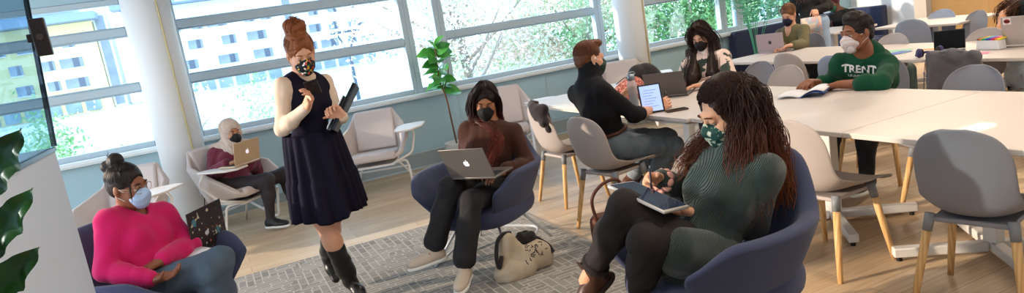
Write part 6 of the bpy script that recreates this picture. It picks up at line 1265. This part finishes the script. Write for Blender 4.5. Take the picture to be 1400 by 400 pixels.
for (a, b, W) in (((-.375, 1.40, 1.400), (-.300, 1.385, 1.505), .058), ((-.395, 1.355, 1.300), (-.298, 1.335, 1.408), .050), ((-.40, 1.30, 1.235), (-.298, 1.272, 1.320), .050)):
    a = V3(*a) - V3(-.47, 1.36, 0); b = V3(*b) - V3(-.47, 1.36, 0); d = b - a; L = np.linalg.norm(d) * 1.02; m_ = MB(); leaf(m_, a, d, L, W, .06, up=tuple(-cf), fold=.18, wavy=.006, nu=22, nv=7); m_.build('leaf', LD, t, smooth=True)
    MB().tube([(0, 0, a[2] - .08), tuple(a * .5 + V3(0, 0, a[2] * .5 - .02)), tuple(a)], .004, 6).build('petiole', mat('stem_green', '#3a5a2a'), t, smooth=True)
for k in range(6):
    an = 2.4 + k * .62; z = .75 + .09 * k; m_ = MB(); leaf(m_, (0, 0, z), (abs(math.cos(an)) * .5, -abs(math.sin(an)) * .5 - .2, .75), .20, .085, .3, fold=.2, wavy=.006); m_.build('leaf', LD, t, smooth=True)
# palm in the far corner
t = thing('potted_palm', 'feathery palm in the far corner beside the navy booth', 'potted plant', (6.95, 7.3, 0)); MB().lathe([(.14, 0), (.17, .02), (.2, .32), (.18, .32), (.17, .29)], (0, 0, 0), 24).build('pot', mat('pot_grey', '#6e7072'), t, smooth=True); PLM = mat('palm_green', '#3f8a6e', .5, col2='#5aa982', nscale=4); rs = random.Random(5)
for i in range(16):
    a = i * 2.4; out = rs.uniform(.25, .75); hgt = rs.uniform(1.3, 2.25); pts = cat_rom([(0, 0, .28), (math.cos(a) * out * .15, math.sin(a) * out * .15, hgt * .55), (math.cos(a) * out * .5, math.sin(a) * out * .5, hgt * .93), (math.cos(a) * out, math.sin(a) * out, hgt), (math.cos(a) * out * 1.45, math.sin(a) * out * 1.45, hgt * .86)], 7)
    m_ = MB(); m_.tube(pts, .004, 5)
    for k in range(9, len(pts) - 1):
        tng = nrm(pts[k + 1] - pts[k]); sd = nrm(np.cross(tng, (0, 0, 1)))
        for s in (-1, 1):
            L = .24 * math.sin(PI * (k - 8) / (len(pts) - 8)) + .06; p = pts[k]; e = p + (sd * s * .8 + tng * .55 - V3(0, 0, .35)) * L; w_ = tng * .010
            m_.add([p - w_, p + w_, e + w_ * .1, e - w_ * .1], [(0, 1, 2, 3)])
    m_.build('frond', PLM, t, fix=False)
# ------------------------------------------------------------------ lettering on the hoodie
P = PPL['trent']; ho = P.hoodie; bv = BVHTree.FromPolygons([tuple(np.array(q.co[:]) + P.org) for q in ho.data.vertices], [tuple(p.vertices) for p in ho.data.polygons]); WT = mat('print_white', '#e4e6e2', .7)
c0 = P.TT(.012, 0, .425); A_ = -P.rt; B_ = P.up
# facing the wearer, text reads from the wearer's right to left
text_obj('TRENT', .072, c0, A_, B_, P.fw, 'chest_lettering', WT, ho, P.org, .0022, bv)
text_obj('UNIVERSITY', .028, c0 - B_ * .050, A_, B_, P.fw, 'chest_lettering', WT, ho, P.org, .0004, bv)
def proj_poly(polys, O, A, B, n, s, nm):
    V = []; F = []
    for p in polys:
        b = len(V)
        for x, y in p:
            q = O + A * x * s + B * y * s; h = bv.ray_cast(Vector(q + n * .25), Vector(-n), .6); q = np.array(h[0]) + n * .0035 if h[0] is not None else q; V.append(q - P.org)
        F.append(tuple(range(b, len(V))))
    mesh_obj(nm, V, F, WT, ho, False)
proj_poly([[(0, 1), (.35, .5), (.8, .5), (.45, .1), (.55, -.4), (.1, -.2), (.06, -.9), (-.06, -.9), (-.1, -.2), (-.55, -.4), (-.45, .1), (-.8, .5), (-.35, .5)]], c0 - B_ * .082, A_, B_, P.fw, .024, 'chest_emblem')
a_, e_ = P.J['sL'], P.J['eL']; sd = nrm(np.cross(e_ - a_, P.fw)); sd = sd if sd @ (-P.rt) > 0 else -sd; dn = nrm(e_ - a_); ns = nrm(P.fw * .9 - P.rt * .5); uu = nrm(np.cross(ns, dn)); 
proj_poly([[(-.9 + k * .55, -.5), (-.45 + k * .55, -.5), (-.65 + k * .55 , -.1 + k * .35), (-1.0 + k * .55, .05 + k * .35)] for k in range(3)], a_ + dn * .09 + ns * .0, uu if uu @ (-P.rt) > 0 else -uu, -dn, ns, .030, 'sleeve_emblem')
